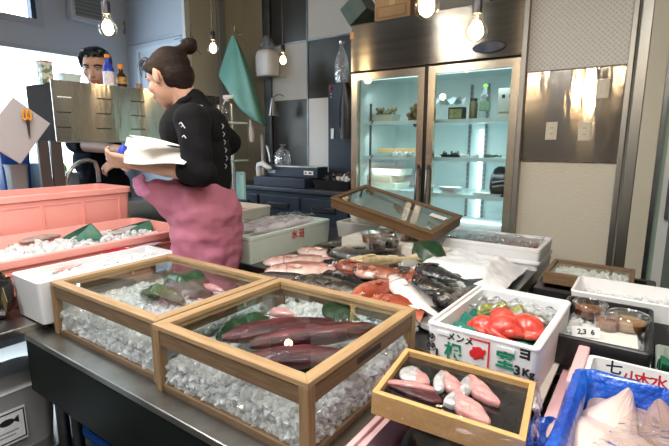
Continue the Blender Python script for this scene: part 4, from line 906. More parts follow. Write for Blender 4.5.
def trp(u, v, up=0):
    """point on the dish seen along a sight line"""
    o_ = Vector((0, 0, H_)); x, y, w_, _ = _ray(u, v); dr = Vector((x, y, w_)); nn = MT.col[2].to_3d(); k = (MT.to_translation()-nn*(.012-up)-o_).dot(nn)/dr.dot(nn)
    return MT.inverted() @ (o_+dr*k)
def slab(poly, h, lift=0):
    P = [trp(360+a/3.717, 350+b/3.717, h*.6) for a, b in poly]
    Q = []
    for a, b in zip(P, P[1:]+P[:1]): Q += [a, a.lerp(b, .33), a.lerp(b, .67)]
    # soften the corners
    n = len(Q); Q = [(Q[i-1]+Q[i]*2+Q[(i+1) % n])/4 for i in range(n)]; c = sum(Q, Vector())/n; z0 = -.0118+lift
    rs = [[(c.x+(q.x-c.x)*k, c.y+(q.y-c.y)*k, z0+h*t+.0008*math.sin(i*2.1)) for i, q in enumerate(Q)] for k, t in ((1.06, 0), (1.12, .25), (1.1, .7), (.95, .95), (.5, 1.08), (.05, 1.1))]
    return rs
def fillet(label, flesh, skin, m1, h=.011):
    o = thing('fish_fillet', label, 'fish fillet', group='film-wrapped fillets in the wooden tray'); o.location = MT.to_translation(); o.rotation_euler = MT.to_euler()
    part('flesh', MB().rings(slab(flesh, h)), m1, o, smooth=50)
    if skin: part('skin', MB().rings(slab(skin, h*.9, .001)), SILV, o, smooth=50, label='silver skin side')
PM2 = mat('pale_pink_flesh', (.66, .36, .33), .28, col2=(.55, .22, .22), nscale=35, stretch=(1, 5, 5), coat=.6)
fillet('silver-skinned fillet at the back left of the tray', [(190, 70), (245, 92), (262, 125), (205, 124)], [(150, 78), (192, 60), (248, 98), (215, 122), (152, 106)], PM2)
fillet('long thin pale strip fillet along the tray\'s left', [(100, 114), (180, 116), (268, 138), (272, 152), (180, 136), (102, 124)], None, PM2, .008)
fillet('dark red fillet behind the tray\'s front left rail', [(106, 128), (180, 142), (276, 158), (302, 192), (250, 190), (160, 156)], None, TUNA, .007)
fillet('pink fillet with silver skin in the tray\'s centre', [(306, 76), (345, 102), (385, 138), (376, 152), (318, 146)], [(272, 112), (300, 80), (316, 88), (314, 150), (280, 152)], PM2, .014)
fillet('large pink fillet at the right of the tray', [(405, 90), (452, 120), (518, 190), (510, 200), (460, 182), (412, 156)], [(368, 132), (402, 94), (418, 150), (388, 176), (370, 162)], PM2, .014)
fillet('large pink fillet lying nearest the tray front', [(352, 140), (400, 182), (442, 202), (484, 262), (468, 272), (400, 242), (354, 216)], [(308, 192), (354, 150), (364, 216), (322, 202)], PM2, .014)

# ---------- right side: black tray with cups, white tray, wooden frame, blue-lined box ----------
foam_box('support_foam_box', 'white foam box standing under the black ice tray', -.10, .05, 1.12, 1.52, .50, .742, FOAMG, .02, ledge=False, floor_=.22)
bt = foam_box('black_ice_tray', 'deep black tray of ice and clear sauce cups', -.165, .045, 1.13, 1.46, .775, .85, BLACKP, .01, 'tray', ledge=False, floor_=.01)
for o_ in bt.children: o_.name = 'tray_body'
solo('tray_riser', MB().box(-.10, .10, -.15, .15, 0, .031), DGREY, 'dark riser board under the black ice tray', 'board', (-.06, 1.30, .7435))
q = MB(); chunks(q, [(rng.uniform(-.14, .02), rng.uniform(1.15, 1.43), .80+rng.uniform(0, .018)+.015*max(0, (y_-1.2))) for y_ in rng.uniform(1.19, 1.45, 600)], .0085)
q.box(-.15, .03, 1.145, 1.445, .786, .800)
solo('crushed_ice', q, ICE, 'crushed ice in the black tray at the right', 'ice', kind='stuff')
solo('white_paper_sheet', MB().box(-.06, .06, -.05, .05, 0, .002), PAPER, 'white paper sheet lying on ice under the sauce cups', 'paper', (-.045, 1.25, .826), rz=R(3))
def cup(loc, r, h, fill, label, m, group='clear cups of brown food in the black tray'):
    o = thing('food_cup', label, 'cup', loc, group=group)
    part('cup_wall', MB().lathe([(r*.8, 0), (r*.86, h*.1), (r, h*.86), (r*1.06, h*.88), (r*1.06, h), (r*1.02, h), (r*.97, h*.88), (r*.8, h*.04)], n=28, cap1=False), CUPG, o, smooth=50)
    part('lid', MB().lathe([(r*1.04, h*1.0), (r*1.0, h*1.08), (r*.9, h*1.1), (r*.85, h*1.02), (r*.1, h*1.02)], n=28, cap0=False, cap1=True), CUPG, o, smooth=50)
    part('contents', MB().lathe([(r*.76, h*.05), (r*.82, h*.1), (r*.9, h*fill), (r*.6, h*(fill+.06)), (r*.05, h*(fill+.03))], n=24), m, o, smooth=True)
    return o
for u, v, z, r, lb, m in ((589, 316, .828, .042, 'deep cup of brown food behind the price card', BROWNF), (627, 329, .828, .046, 'wide cup of pale brown paste at the tray\'s right', TANF), (606, 329, .828, .03, 'small cup of dark food between the two larger cups', BROWNF)):
    q = Z(u, v, z); cup((q.x, q.y, z+.001), r, .036, .6, lb, m)
q = Z(587, 332, .84)
pc = thing('price_card', 'white handwritten price card leaning on the brown cup', 'price card', (q.x, q.y-.012, .83), rot=(R(-25), 0, R(22)))
part('card', MB().box(-.032, .032, -.0006, .0006, 0, .026), WHITEP, pc); text('2,3  6', .017, INK, pc, Matrix.Translation(Vector((0, -.0012, .013))) @ Matrix.Rotation(PI/2, 4, 'X'), bold=.0005)
wt = foam_box('white_ice_tray', 'shallow white plastic tray behind the black ice tray', -.165, .26, 1.49, 1.68, .80, .856, WHITEP, .008, 'tray', ledge=False, floor_=.008)
solo('tray_stand', MB().box(-.18, .18, -.09, .09, 0, .30), DGREY, 'dark box under the shallow white tray', 'box', (.05, 1.585, .50))
q = MB(); chunks(q, [(rng.uniform(-.14, .23), rng.uniform(1.51, 1.66), .812+rng.uniform(0, .01)) for _ in range(350)], .008); q.box(-.145, .24, 1.505, 1.665, .808, .812)
solo('crushed_ice', q, ICE, 'thin crushed ice in the shallow white tray', 'ice', kind='stuff')
for k in range(4):
    solo('small_fish_strip', loin(.045, .014, .010, .003, 20+k), mat('strip_red_%d' % k, (.3, .08, .05), .3), 'small brown fish strip on white tray ice, %s' % ['leftmost', 'second from left', 'third from left', 'rightmost'][k], 'fish piece', (.0+k*.045, 1.565+.01*(k % 2), .823), rz=R(10+k*30), smooth=60, group='fish strips on the white tray')
# wooden framed glass tray at the back right
q0, q1, q2 = Z(548, 276, .80), Z(633, 277, .80), Z(575, 266, .80)
o = thing('wooden_glass_tray', 'wooden tray with clear glass lid before the beige wall', 'tray', (-.155, 1.95, .765))
part('frame', rail_frame(.29, .24, .016, 0, .045, DWOODX, DWOODY), None, o, bevel=.0015); part('base', MB().box(-.13, .13, -.105, .105, .002, .008), GREYP, o); part('lid_pane', MB().box(-.13, .13, -.105, .105, .036, .038), GLASSD, o)
q = MB(); chunks(q, [(rng.uniform(-.12, .12), rng.uniform(-.09, .09), .017+rng.uniform(0, .006)) for _ in range(160)], .01); q.box(-.128, .128, -.1, .1, .009, .012)
solo('crushed_ice', q, ICEB, 'grey ice inside the wooden tray with glass lid', 'ice', (-.155, 1.95, .765), kind='stuff')
foam_box('black_fish_bin', 'black plastic tub supporting the wooden glass tray', -.32, .06, 1.76, 2.12, .50, .762, BLACKP, .03, 'tub', ledge=False)
# blue-lined box of white ray
bx0, bx1, by0, by1 = -.085, .36, .35, 1.0
rb = thing('blue_lined_box', 'box lined with blue plastic sheet holding pale flatfish meat', 'box', ((bx0+bx1)/2, (by0+by1)/2, .50))
w_, d_ = bx1-bx0, by1-by0
pr = [(w_-.02, d_-.02, .02, 0), (w_, d_, .025, .05), (w_+.004, d_+.004, .03, .31), (w_, d_, .03, .335), (w_-.025, d_-.025, .03, .345), (w_-.045, d_-.045, .03, .335), (w_-.06, d_-.06, .03, .29), (w_-.07, d_-.07, .03, .20)]
mb_ = MB().rrect(pr, k=6)
mb_.v = [v+Vector((noise.noise(v*14)*.010, noise.noise(v*14+Vector((5, 0, 0)))*.010, noise.noise(v*17+Vector((0, 5, 0)))*.008)) for v in mb_.v]
lo = part('blue_liner', mb_, BLUEP, rb, smooth=80)
sb = lo.modifiers.new('sub', 'SUBSURF'); sb.levels = 2; sb.render_levels = 2; sb.subdivision_type = 'SIMPLE'
tx = bpy.data.textures.new('crumple', 'CLOUDS'); tx.noise_scale = .035; dm = lo.modifiers.new('d', 'DISPLACE'); dm.texture = tx; dm.strength = .022; dm.texture_coords = 'LOCAL'
solo('fish_brine', MB().rrect([(w_-.08, d_-.08, .03, 0), (w_-.06, d_-.06, .03, .048)]), BONE, 'layer of grey-brown fish meat in the blue-lined box', 'fish', ((bx0+bx1)/2, (by0+by1)/2, .755), kind='stuff')
def fan(R0, R1, a0, a1, h, seed):
    """wing shaped slab"""
    vs = []; na, nr = 26, 9
    for s_ in (0, 1):
        for i in range(na+1):
            a = a0+(a1-a0)*i/na
            for j in range(nr+1):
                k = j/nr; rr = R0+(R1-R0)*k*(.75+.25*math.sin(PI*i/na)); e = math.sin(PI*min(max(i/na, .03), .97))**.5*math.sqrt(max(.03, 1-k**3))
                z = (h*e*(1+.25*noise.noise(Vector((a*2, k*3, seed)))) if s_ else -.002); vs.append((rr*math.cos(a), rr*math.sin(a), z+.001*math.sin(i*2.6)*s_))
    fs = []; K = (na+1)*(nr+1)
    for i in range(na):
        for j in range(nr):
            p_ = i*(nr+1)+j; fs += [(p_, p_+nr+1, p_+nr+2, p_+1), (K+p_, K+p_+1, K+p_+nr+2, K+p_+nr+1)]
    bd = [i*(nr+1)+nr for i in range(na+1)]+[na*(nr+1)+j for j in range(nr-1, -1, -1)]+[i*(nr+1) for i in range(na-1, -1, -1)]+[j for j in range(1, nr)]
    for x_, y_ in zip(bd, bd[1:]+bd[:1]): fs.append((x_, y_, K+y_, K+x_))
    return MB().add(vs, fs)
def wing(root, a_, b_, label, m, seed, h=.03):
    P0, P1, P2 = Z(*root, .81), Z(*a_, .81), Z(*b_, .81); d1, d2 = P1-P0, P2-P0
    A0_, A1_ = math.atan2(d1.y, d1.x), math.atan2(d2.y, d2.x)
    if A1_ < A0_: A1_ += 2*PI
    return solo('fish_wing', fan(.012, max(d1.length, d2.length), A0_, A1_, h, seed), m, label, 'fish', (P0.x, P0.y, .803), smooth=60)
o = wing((634, 394), (576, 410), (640, 446), 'broad pale white fish wing in the blue-lined box', WHITEM, 2)
part('dark_root', blobby(.030, .014, .010, 4), BLACKS, o, smooth=True, loc=(-.005, .0, .026), label='dark skin left at the root of the wing')
wing((652, 392), (640, 440), (700, 440), 'brown-pink fish wing at the right edge of blue box', BONE, 9, .024)
wing((618, 470), (668, 440), (560, 440), 'pale fish wing at the bottom edge of the blue box', WHITEM, 5, .024)
q = MB(); chunks(q, [(rng.uniform(bx0+.06, bx1-.06), rng.uniform(by0+.06, by1-.06), .806+rng.uniform(0, .005)) for _ in range(160)], .007)
solo('crushed_ice', q, ICE, 'scattered ice on fish in the blue-lined box', 'ice', kind='stuff')
solo('clear_film_sheet', wavy(.16, .26, 16, 20, .003, 25, 32), FILM, 'clear plastic film lying over the pale fish wing', 'film', (.05, .74, .838), rz=R(-20), smooth=80)
# lettered white foam box behind the blue one
q0, q1 = T(592, 360, 1.06), T(669, 380, 1.06)
lb_ = foam_box('lettered_foam_box', 'white foam box with black and red brush writing behind blue box', -.075, .42, 1.012, 1.112, .55, .828, FOAM, .012, ledge=False)
solo('box_base_block', MB().box(-.075, .42, -.048, .048, 0, .05), DGREY, 'dark block under the brush-lettered foam box', 'block', (0, 1.062, .50))
def fm(u, v, y=1.0165): q = T(u, v, y); return Matrix.Translation(Vector((q.x-.1725, y-.003-1.062, q.z-.55))) @ Matrix.Rotation(PI/2, 4, 'X')
for s, u, v, m in (('七', 614, 368, INK), ('小', 631, 378, RINK), ('木', 643, 380, RINK), ('水', 659, 383, RINK)): text(s, .03, m, lb_, fm(u, v), bold=.0006)
# green net / cloth at the right edge
g = wavy(.13, .20, 22, 22, .012, 45, 60); solo('green_net_sheet', g, mat('green_net', (.01, .10, .055), .5, col2=(.02, .16, .09), nscale=60), 'dark green net draped at the right edge behind lettered box', 'net', (.125, 1.21, .80), smooth=80, rot=(R(-25), 0, 0))
solo('grey_film_bag', blobby(.09, .09, .04, 8), BAGF, 'clear grey plastic bag at the right edge beside tray', 'bag', (.165, 1.36, .83), smooth=True)
foam_box('right_foam_box', 'pale foam box at the right edge under the net', .06, .40, 1.13, 1.50, .50, .74, FOAMG, .02, ledge=False, floor_=.21)
# blue bag folds between crate and blue box
q = wavy(.085, .50, 16, 70, .008, 75, 58); q.v = [v+Vector((.006*noise.noise(v*30), 0, .010*math.cos(v.x*34)+.008*noise.noise(v*26))) for v in q.v]
solo('blue_plastic_bag', q, BLUEP, 'crumpled blue plastic bag between pink crate and blue-lined box', 'bag', (-.098, .62, .768), smooth=80)
solo('pink_foam_slab', MB().box(-.012, .012, -.11, .11, 0, .10), PINKF, 'pale pink foam slab standing along the lettered box side', 'foam slab', (-.085, 1.05, .735), rz=R(0), bevel=.004)

# ---------- back foam boxes, frame, cups ----------
bb = foam_box('large_foam_box', 'large white foam box with film cover near the fridge', -.835, -.345, 1.99, 2.28, fz, .858, FOAM, .022)
bb2 = part('lower_band', MB().rrect([(.495, .295, .014, .028), (.497, .297, .014, .034), (.497, .297, .014, .040), (.494, .294, .014, .044)], cap0=False, cap1=False), FOAM, bb)
q = MB(); chunks(q, [(rng.uniform(-.79, -.39), rng.uniform(2.03, 2.24), .82+rng.uniform(0, .016)) for _ in range(260)], .012, mat('reddish_food', (.35, .16, .14), .4, col2=(.5, .35, .33), nscale=50)); q.box(-.80, -.38, 2.025, 2.245, .80, .822, MATS['reddish_food'])
solo('shellfish_layer', q, None, 'reddish small seafood filling the large foam box', 'seafood', kind='stuff')
solo('film_cover', wavy(.44, .24, 26, 18, .005, 50, 33), BAGF, 'crumpled film over the large foam box\'s opening', 'film', (-.59, 2.135, .857), smooth=80)
FL, BL, BR, FR = T(328, 195, 1.80), T(368, 186, 2.12), T(466, 214, 2.10), T(430, 235, 1.78)
ctr = (FL+BL+BR+FR)/4; MF = frame_M(ctr, (FR-FL)+(BR-BL), (BL-FL)+(BR-FR)); fw_ = ((FR-FL).length+(BR-BL).length)/2; fdp = ((BL-FL).length+(BR-FR).length)/2*.95
o = thing('glass_top_frame', 'brown wooden case with sloping glass top leaning on foam boxes', 'display case'); o.location = MF.to_translation(); o.rotation_euler = MF.to_euler()
part('top_frame', rail_frame(fw_, fdp, .026, -.012, 0, BWOODX, BWOODY), None, o, bevel=.002); part('side_rail', rail_frame(fw_-.008, fdp-.008, .014, -.055, -.013, BWOODX, BWOODY), None, o, bevel=.001)
part('lid_pane', MB().box(-fw_/2+.022, fw_/2-.022, -fdp/2+.022, fdp/2-.022, -.009, -.006), glass_mat('frame_glass', (.92, .93, .91), .02, refl=1.3, base=.10), o)
part('base', MB().box(-fw_/2+.01, fw_/2-.01, -fdp/2+.01, fdp/2-.01, -.055, -.05), mat('grey_base', (.42, .41, .37), .5), o)
part('price_slip', MB().box(.17, .25, .02, .06, .0005, .0012), PAPER, o, label='white paper slip on the glass')
# foam boxes that hold it up
zt_, zm_ = T(350, 208, 2.14).z, T(350, 222, 2.14).z
foam_box('cream_foam_box', 'cream foam box under the left end of brown glass case', -1.40, -.90, 2.14, 2.40, zm_+.002, zt_, FOAMC, .02)
foam_box('flat_foam_box', 'flat cream foam box at the bottom behind the sauce cups', -1.47, -.88, 2.11, 2.33, fz, zm_, FOAMC, .02, ledge=False)
solo('foam_prop', MB().box(-.10, .10, -.05, .05, 0, .09), FOAMC, 'small pale foam block under the brown case\'s low end', 'foam block', (-.77, 1.80, fz), bevel=.004)
for i, (u, v) in enumerate(((370, 236), (386, 231), (403, 234), (391, 241), (377, 243))):
    q = Z(u, v+3, .86); lbs = ['leftmost sauce cup below the brown glass case', 'rear middle sauce cup below the brown glass case', 'rightmost sauce cup below the brown glass case', 'front sauce cup below the brown case, right of centre', 'front sauce cup below the brown case, left of centre']
    cup((q.x, q.y, .846), .042, .046, .62, lbs[i], AMBER if i in (3, 4) else BROWNF, group='sauce cups behind the fish heap')
solo('cup_stand', MB().box(-.17, .17, -.125, .125, 0, .085), FOAMC, 'low pale block under the five sauce cups', 'foam block', (-1.03, 1.90, fz))
# white plastic sheet heap
sh_ = MB(); nx, ny = 40, 34; vs = []
for i in range(nx+1):
    for j in range(ny+1):
        x, y = (i/nx-.5)*.40, (j/ny-.5)*.44; e = min(1, 4*min(i/nx, 1-i/nx)+.1)*min(1, 4*min(j/ny, 1-j/ny)+.1)
        vs.append((x, y, .065*e+.010*noise.noise(Vector((x*22, y*22, 1)))+.006*noise.noise(Vector((x*60, y*60, 1)))))
sh_.add(vs, [(i*(ny+1)+j, i*(ny+1)+j+1, (i+1)*(ny+1)+j+1, (i+1)*(ny+1)+j) for i in range(nx) for j in range(ny)])
solo('white_plastic_sheet', sh_, WHITES, 'crumpled white plastic sheet heaped before the large foam box', 'sheet', (-.585, 1.765, fz+.012), smooth=80)
solo('white_cup_lid', MB().lathe([(.03, 0), (.04, .008), (.04, .02), (.03, .026), (.01, .024)], n=28), WHITEP, 'round white plastic lid between front case and lettered box', 'lid', (Z(432, 324, .80).x-.02, Z(432, 324, .80).y+.06, .762), smooth=40)
# foam boxes behind the woman
fw1 = foam_box('red_marked_foam_box', 'long pale foam box with red writing beside the woman', -1.70, -1.415, 1.375, 1.985, fz, .885, FOAMG, .022)
for k, s in enumerate(('水', '沼')):
    q = X(295+k*7, 235-k*1.5, -1.413); text(s, .045, RINK, fw1, Matrix.Translation(Vector((.1422, q.y-1.68, q.z-fz))) @ Matrix.Rotation(PI/2, 4, 'Z') @ Matrix.Rotation(PI/2, 4, 'X'), bold=.001)
for k, (dx, w_) in enumerate(((-.05, .10), (.05, .09))): solo('wrapped_fish', loin(.42, w_, .06, .01, 60+k), mat('wrapped_white_%d' % k, (.78, .77, .8), .3, col2=(.62, .52, .58), nscale=16, coat=.6), ['white wrapped fish lying at the far side of red-marked box', 'white wrapped fish lying at the near side of red-marked box'][k], 'fish', (-1.557+dx, 1.72, .862), rz=R(88), smooth=60, group='wrapped fish in the red-marked box')
solo('fish_wrap', wavy(.20, .50, 18, 40, .006, 60, 45), FILM, 'crumpled clear film over the fish in the red-marked box', 'film', (-1.557, 1.69, .912), smooth=80)
solo('box_filling', MB().box(-.11, .11, -.27, .27, 0, .05), ICEB, 'ice under the wrapped fish in the red-marked box', 'ice', (-1.557, 1.68, .785), kind='stuff')
fs2 = foam_box('small_foam_box', 'open cream foam box of pink fish behind the woman', -2.32, -1.98, 1.75, 2.12, .80, .90, FOAMC, .02)
solo('box_stand', MB().box(-.19, .19, -.2, .2, 0, .80), DGREY, 'dark stand under the cream foam box behind woman', 'stand', (-2.15, 1.93, 0))
for k in range(3): solo('pink_fillet', loin(.26, .07, .04, .01, 40+k), mat('pale_pink_meat_%d' % k, (.62, .28, .28), .35), 'pink fish slab in the cream foam box, %s' % ['nearest', 'middle', 'farthest'][k], 'fish slab', (-2.22+.07*k, 1.93, .855), rz=R(85), smooth=60, group='pink slabs in the cream box')

# ---------- left side crates ----------
wb = foam_box('white_fish_box', 'white foam box with diamond cut-out at the left', -1.70, -1.50, .56, 1.06, .735, .875, FOAM, .018, ledge=False)
q = X(26, 295, -1.6); dm = MB(); p_ = T(24.5, 296, .568); cx_ = p_.x+1.595; cz_ = p_.z-.735
dm.add([(cx_, -.2975, cz_+.042), (cx_+.022, -.2975, cz_), (cx_, -.2975, cz_-.042), (cx_-.022, -.2975, cz_)] + [(cx_, -.2955, cz_+.042), (cx_+.022, -.2955, cz_), (cx_, -.2955, cz_-.042), (cx_-.022, -.2955, cz_)], [(0, 1, 2, 3), (7, 6, 5, 4), (0, 4, 5, 1), (1, 5, 6, 2), (2, 6, 7, 3), (3, 7, 4, 0)])
part('diamond_mark', dm, mat('olive_mark', (.22, .16, .06), .5), wb)
q = MB(); chunks(q, [(rng.uniform(-1.66, -1.53), rng.uniform(.60, 1.04), .845+rng.uniform(0, .012)) for _ in range(420)], .013, ICE, .2); q.box(-1.676, -1.524, .585, 1.035, .80, .843, ICEB)
solo('crushed_ice', q, None, 'crushed ice filling the white box at the left', 'ice', kind='stuff')
def lay(nm, lb, u0, v0, u1, v1, z, w, h, m, seed, cat='fish fillet', grp=None):
    a, b = Z(u0, v0, z), Z(u1, v1, z); d = b-a
    return solo(nm, loin(d.length, w, h, .004, seed), m, lb, cat, ((a.x+b.x)/2, (a.y+b.y)/2, z-h*.2), rz=math.atan2(d.y, d.x), smooth=60, group=grp)
lay('red_fillet', 'dark red shiny fillet in the white box beside pink crate', 100, 257, 134, 250, .862, .032, .03, mat('wet_red', (.30, .008, .03), .12, col2=(.5, .03, .07), nscale=30, coat=1), 31)
lay('fish_scraps', 'pale pink fish strip on ice at white box near end', 52, 273, 82, 265, .862, .025, .016, mat('pale_scrap', (.55, .25, .22), .4, col2=(.6, .5, .48), nscale=50), 32)
lay('silver_strip', 'grey film-wrapped fish at the far end of white box', 132, 250, 162, 243, .862, .04, .016, mat('grey_pink', (.55, .42, .5), .3, col2=(.35, .3, .4), nscale=30, coat=.6), 33)
def crate(name, label, x0, x1, y0, y1, z0, z1, inner=True, rib=True):
    w, d, h = x1-x0, y1-y0, z1-z0; o = thing(name, label, 'crate', ((x0+x1)/2, (y0+y1)/2, z0), group='pink plastic fish crates')
    pr = [(w-.05, d-.05, .03, 0), (w-.02, d-.02, .035, h-.035), (w-.02, d-.02, .035, h-.03), (w, d, .04, h-.028), (w, d, .04, h-.004), (w-.006, d-.006, .04, h), (w-.034, d-.034, .035, h), (w-.04, d-.04, .035, h-.012), (w-.09, d-.09, .03, .02)]
    part('crate_body', MB().rrect(pr), PINKP, o, smooth=35)
    if rib:
        for s in (-1, 1):
            r = MB(); zt_ = h-.05; zb_ = h*.25
            for k in range(5):
                yy = -d/2+.08+k*(d-.16)/4; r.box(s*(w/2-.018), s*(w/2-.006), yy-.004, yy+.004, zb_, zt_)
            r.box(s*(w/2-.018), s*(w/2-.008), -d/2+.08, d/2-.08, zt_-.006, zt_); r.box(s*(w/2-.020), s*(w/2-.010), -d/2+.08, d/2-.08, zb_, zb_+.006)
            part('side_rib', r, PINKP, o)
    return o
crate('pink_fish_crate', 'open pink plastic crate with ice and dark leaves, nearer one', -2.24, -1.745, .46, 1.335, .73, .905)
crate('pink_fish_crate', 'tall pink plastic crate standing behind the open one', -2.62, -2.275, .46, 1.36, .73, 1.065)
q = MB(); chunks(q, [(rng.uniform(-2.17, -1.80), rng.uniform(.55, 1.27), .845+rng.uniform(0, .012)+.02*max(0, y_)) for y_ in rng.uniform(-1, 1, 900)], .014, ICE, .2); q.box(-2.18, -1.80, .53, 1.28, .78, .848, ICEB)
solo('crushed_ice', q, None, 'crushed ice in the nearer pink crate', 'ice', kind='stuff')
TLEAF = mat('teal_leaf', (.035, .13, .085), .5, col2=(.05, .17, .11), nscale=5, stretch=(1, 8, 1))
def tent(label, px_, z):
    """folded leaf: outline given by sight lines at the crate's depth, with a back flap"""
    P = [Z(*px_[0], z), Z(*px_[1], z)]; s0 = (P[0].x+P[1].x)/2; A = X(*px_[2], s0-.03); n = 10; vs = []
    B0, B1 = P[0], P[1]
    for side, dx in ((1, .0), (-1, -.09)):
        for i in range(n+1):
            for j in range(n+1):
                a, b = i/n, j/n; lo = B0.lerp(B1, a)+Vector((dx, 0, 0)); top = A+Vector((0, 0, 0)); p = lo.lerp(top, b); p += Vector((side*.012*math.sin(PI*b), 0, .008*math.sin(PI*a)*(1-b))); vs.append(p)
    f = []; K = (n+1)**2
    for o_ in (0, K):
        for i in range(n):
            for j in range(n): q_ = o_+i*(n+1)+j; f.append((q_, q_+1, q_+n+2, q_+n+1))
    o = solo('green_leaf', MB().add(vs, f), TLEAF, label, 'leaf', smooth=80); s_ = o.modifiers.new('s', 'SOLIDIFY'); s_.thickness = .0015; return o
tent('dark green folded leaf peaking up in the pink crate', ((66, 244), (106, 241), (91, 223)), .86)
tent('dark leaf lying at the pink crate\'s far end', ((118, 234), (153, 231), (149, 220)), .865)
tent('dark green leaf at the left edge of pink crate', ((-30, 246), (22, 247), (0, 241)), .86)
lay('pale_fish_slab', 'pale fish slab on ice between the leaves in pink crate', 20, 243, 60, 236, .87, .07, .03, mat('pale_meat', (.5, .38, .34), .4, col2=(.3, .22, .2), nscale=40), 35)
lay('pale_fish_slab', 'whitish fish slab under film right of the dark folded leaf', 112, 235, 146, 226, .87, .08, .03, mat('pale_meat2', (.6, .56, .56), .35, col2=(.45, .36, .38), nscale=30), 36)

# ---------- steel slotted screen, sink, bottles ----------
sP = -2.62
a = X(50, 79, sP); b = X(214, 98, sP)
o = thing('slotted_steel_screen', 'polished stainless splash screen with slots standing on two posts', 'screen', (sP, a.y, 0))
zt, zb = a.z, 1.305; ln = b.y-a.y+.05
part('screen_panel', MB().box(-.004, 0, 0, ln, zb, zt), mat('screen_steel', (.72, .67, .60), .15, 1, aniso=.94, bump=.5, bscale=2.2, bdist=.02, stretch=(1, 1, .3), detail=1), o)
part('end_panel', MB().box(-.30, -.004, 0, .004, zb, zt-.015), mat('screen_steel_dark', (.035, .03, .028), .85, 0, spec=.08), o)
part('top_shelf', MB().box(-.17, -.004, .004, ln, zt-.03, zt-.022), STEEL, o)
part('bottom_lip', MB().box(-.02, .004, 0, ln, zb-.008, zb), STEEL, o)
for (u, v) in ((64, 96.5), (64, 112), (64, 127), (104, 98.5), (104, 113.5), (104, 128.5), (138, 101), (138, 115.5), (138, 129)):
    q0 = X(u-7, v, sP); q1 = X(u+7, v, sP)
    part('slot', MB().box(.0, .0012, q0.y-a.y, q1.y-a.y, q0.z-.003, q0.z+.003), mat('slot_bright', (.85, .87, .9), .5) if (u, v) == (64, 96.5) else INK, o)
for (u0, u1) in ((40, 51), (53, 64)):
    q0 = X(u0, 160, sP); q1 = X(u1, 160, sP); part('post', MB().box(-.03, -.004, q0.y-a.y, q1.y-a.y, .931, zb), mat('post_%d' % u0, (.075, .065, .06), .4, .3), o, bevel=.002)
# sink bench behind crates
o = thing('sink_bench', 'steel sink bench behind the pink crates', 'sink', (-3.0, 1.45, 0))
part('bench_top', MB().box(.12, .36, -.95, .95, .90, .93), STEEL, o, bevel=.003)
part('front_skirt', MB().box(.34, .36, -.95, .95, .72, .90), STEEL, o)
for sx in (.15, .33):
    for sy in (-.9, .9): part('leg', MB().tube([(sx, sy, 0), (sx, sy, .9)], .02, n=10), DKSTEEL, o, smooth=True)
p = X(66, 188, -2.75)
o = thing('sink_faucet', 'curved chrome swan-neck faucet at the sink before the man', 'faucet', (-2.75, p.y, .93))
pts = [X(u, v, -2.75)-Vector((-2.75, p.y, .93)) for u, v in ((66, 183), (68, 174), (73, 167), (80, 162), (88, 160), (95, 162), (98, 170), (99, 182))]
part('spout', MB().tube([Vector((0, pts[0].y, 0))]+pts, .012, n=12), STEEL, o, smooth=True); part('base_ring', MB().lathe([(.025, 0), (.025, .02), (.015, .03)], n=16, M=Matrix.Translation((0, pts[0].y, 0))), STEEL, o, smooth=40)
# items on the screen's top
zsh = zt-.022
def bottle(label, u, v0, m_body, m_cap, m_lab, r, h, ch, lab=(.2, .75), extra=None, name='bottle', x=sP-.09):
    q = X(u, v0, x); o = thing(name, label, 'bottle', (x, q.y, zsh))
    part('bottle_body', MB().lathe([(r*.9, 0), (r, .006), (r, h*.6), (r*.85, h*.72), (r*.42, h*.86), (r*.42, h)], n=22), m_body, o, smooth=50)
    part('label', MB().lathe([(r*1.02, h*lab[0]), (r*1.02, h*lab[1]*.8)], n=22, cap0=False, cap1=False), m_lab, o, smooth=True)
    part('bottle_cap', MB().lathe([(r*.5, h), (r*.52, h+ch), (r*.45, h+ch+.003)], n=18), m_cap, o, smooth=40); return o
bottle('bottle with blue neck, white label and orange cap on screen', 109.5, 84, DBLUE, ORANGE, mat('white_label', (.6, .5, .55), .4, col2=(.75, .72, .75), nscale=60), .032, .19, .016, lab=(.12, .72))
bottle('dark sauce bottle with orange cap on the steel screen', 122, 86, AMBER, ORANGE, mat('orange_label', (.6, .38, .1), .4, col2=(.25, .12, .03), nscale=40), .030, .135, .025, lab=(.35, .8))
q = X(46, 82, sP-.09)
o = thing('milk_carton', 'open printed carton at the left end of steel screen', 'carton', (sP-.09, q.y, zsh))
part('carton_body', MB().box(-.028, .028, -.028, .028, 0, .115), mat('carton_print', (.55, .52, .45), .4, col2=(.12, .2, .12), nscale=35, contrast=(.48, .55)), o); part('carton_top', MB().box(-.03, .03, -.03, .03, .115, .122), mat('carton_red', (.35, .12, .06), .4), o)
q = X(70, 82, sP-.09)
solo('plastic_tub', MB().rrect([(.06, .075, .01, 0), (.075, .1, .012, .06), (.08, .105, .012, .062), (.08, .105, .012, .07), (.07, .09, .01, .07)]), mat('pale_tub', (.55, .65, .66), .35), 'pale blue plastic tub on the steel screen before window', 'tub', (sP-.09, q.y, zsh), smooth=35)
q = X(139, 86, sP-.07)
solo('spice_jar', MB().lathe([(.016, 0), (.018, .01), (.018, .05), (.015, .058)], n=18), mat('jar_brown2', (.28, .16, .1), .35), 'small brown jar on the screen before the woman\'s face', 'jar', (sP-.07, q.y, zsh), smooth=40)
q = X(107, 84, sP-.05)
solo('white_plate', MB().lathe([(.035, 0), (.085, .018), (.09, .022), (.083, .022), (.03, .006)], n=30), WHITEP, 'white plate on the steel screen before the man\'s chin', 'plate', (sP-.09, q.y-.02, zsh), smooth=40)
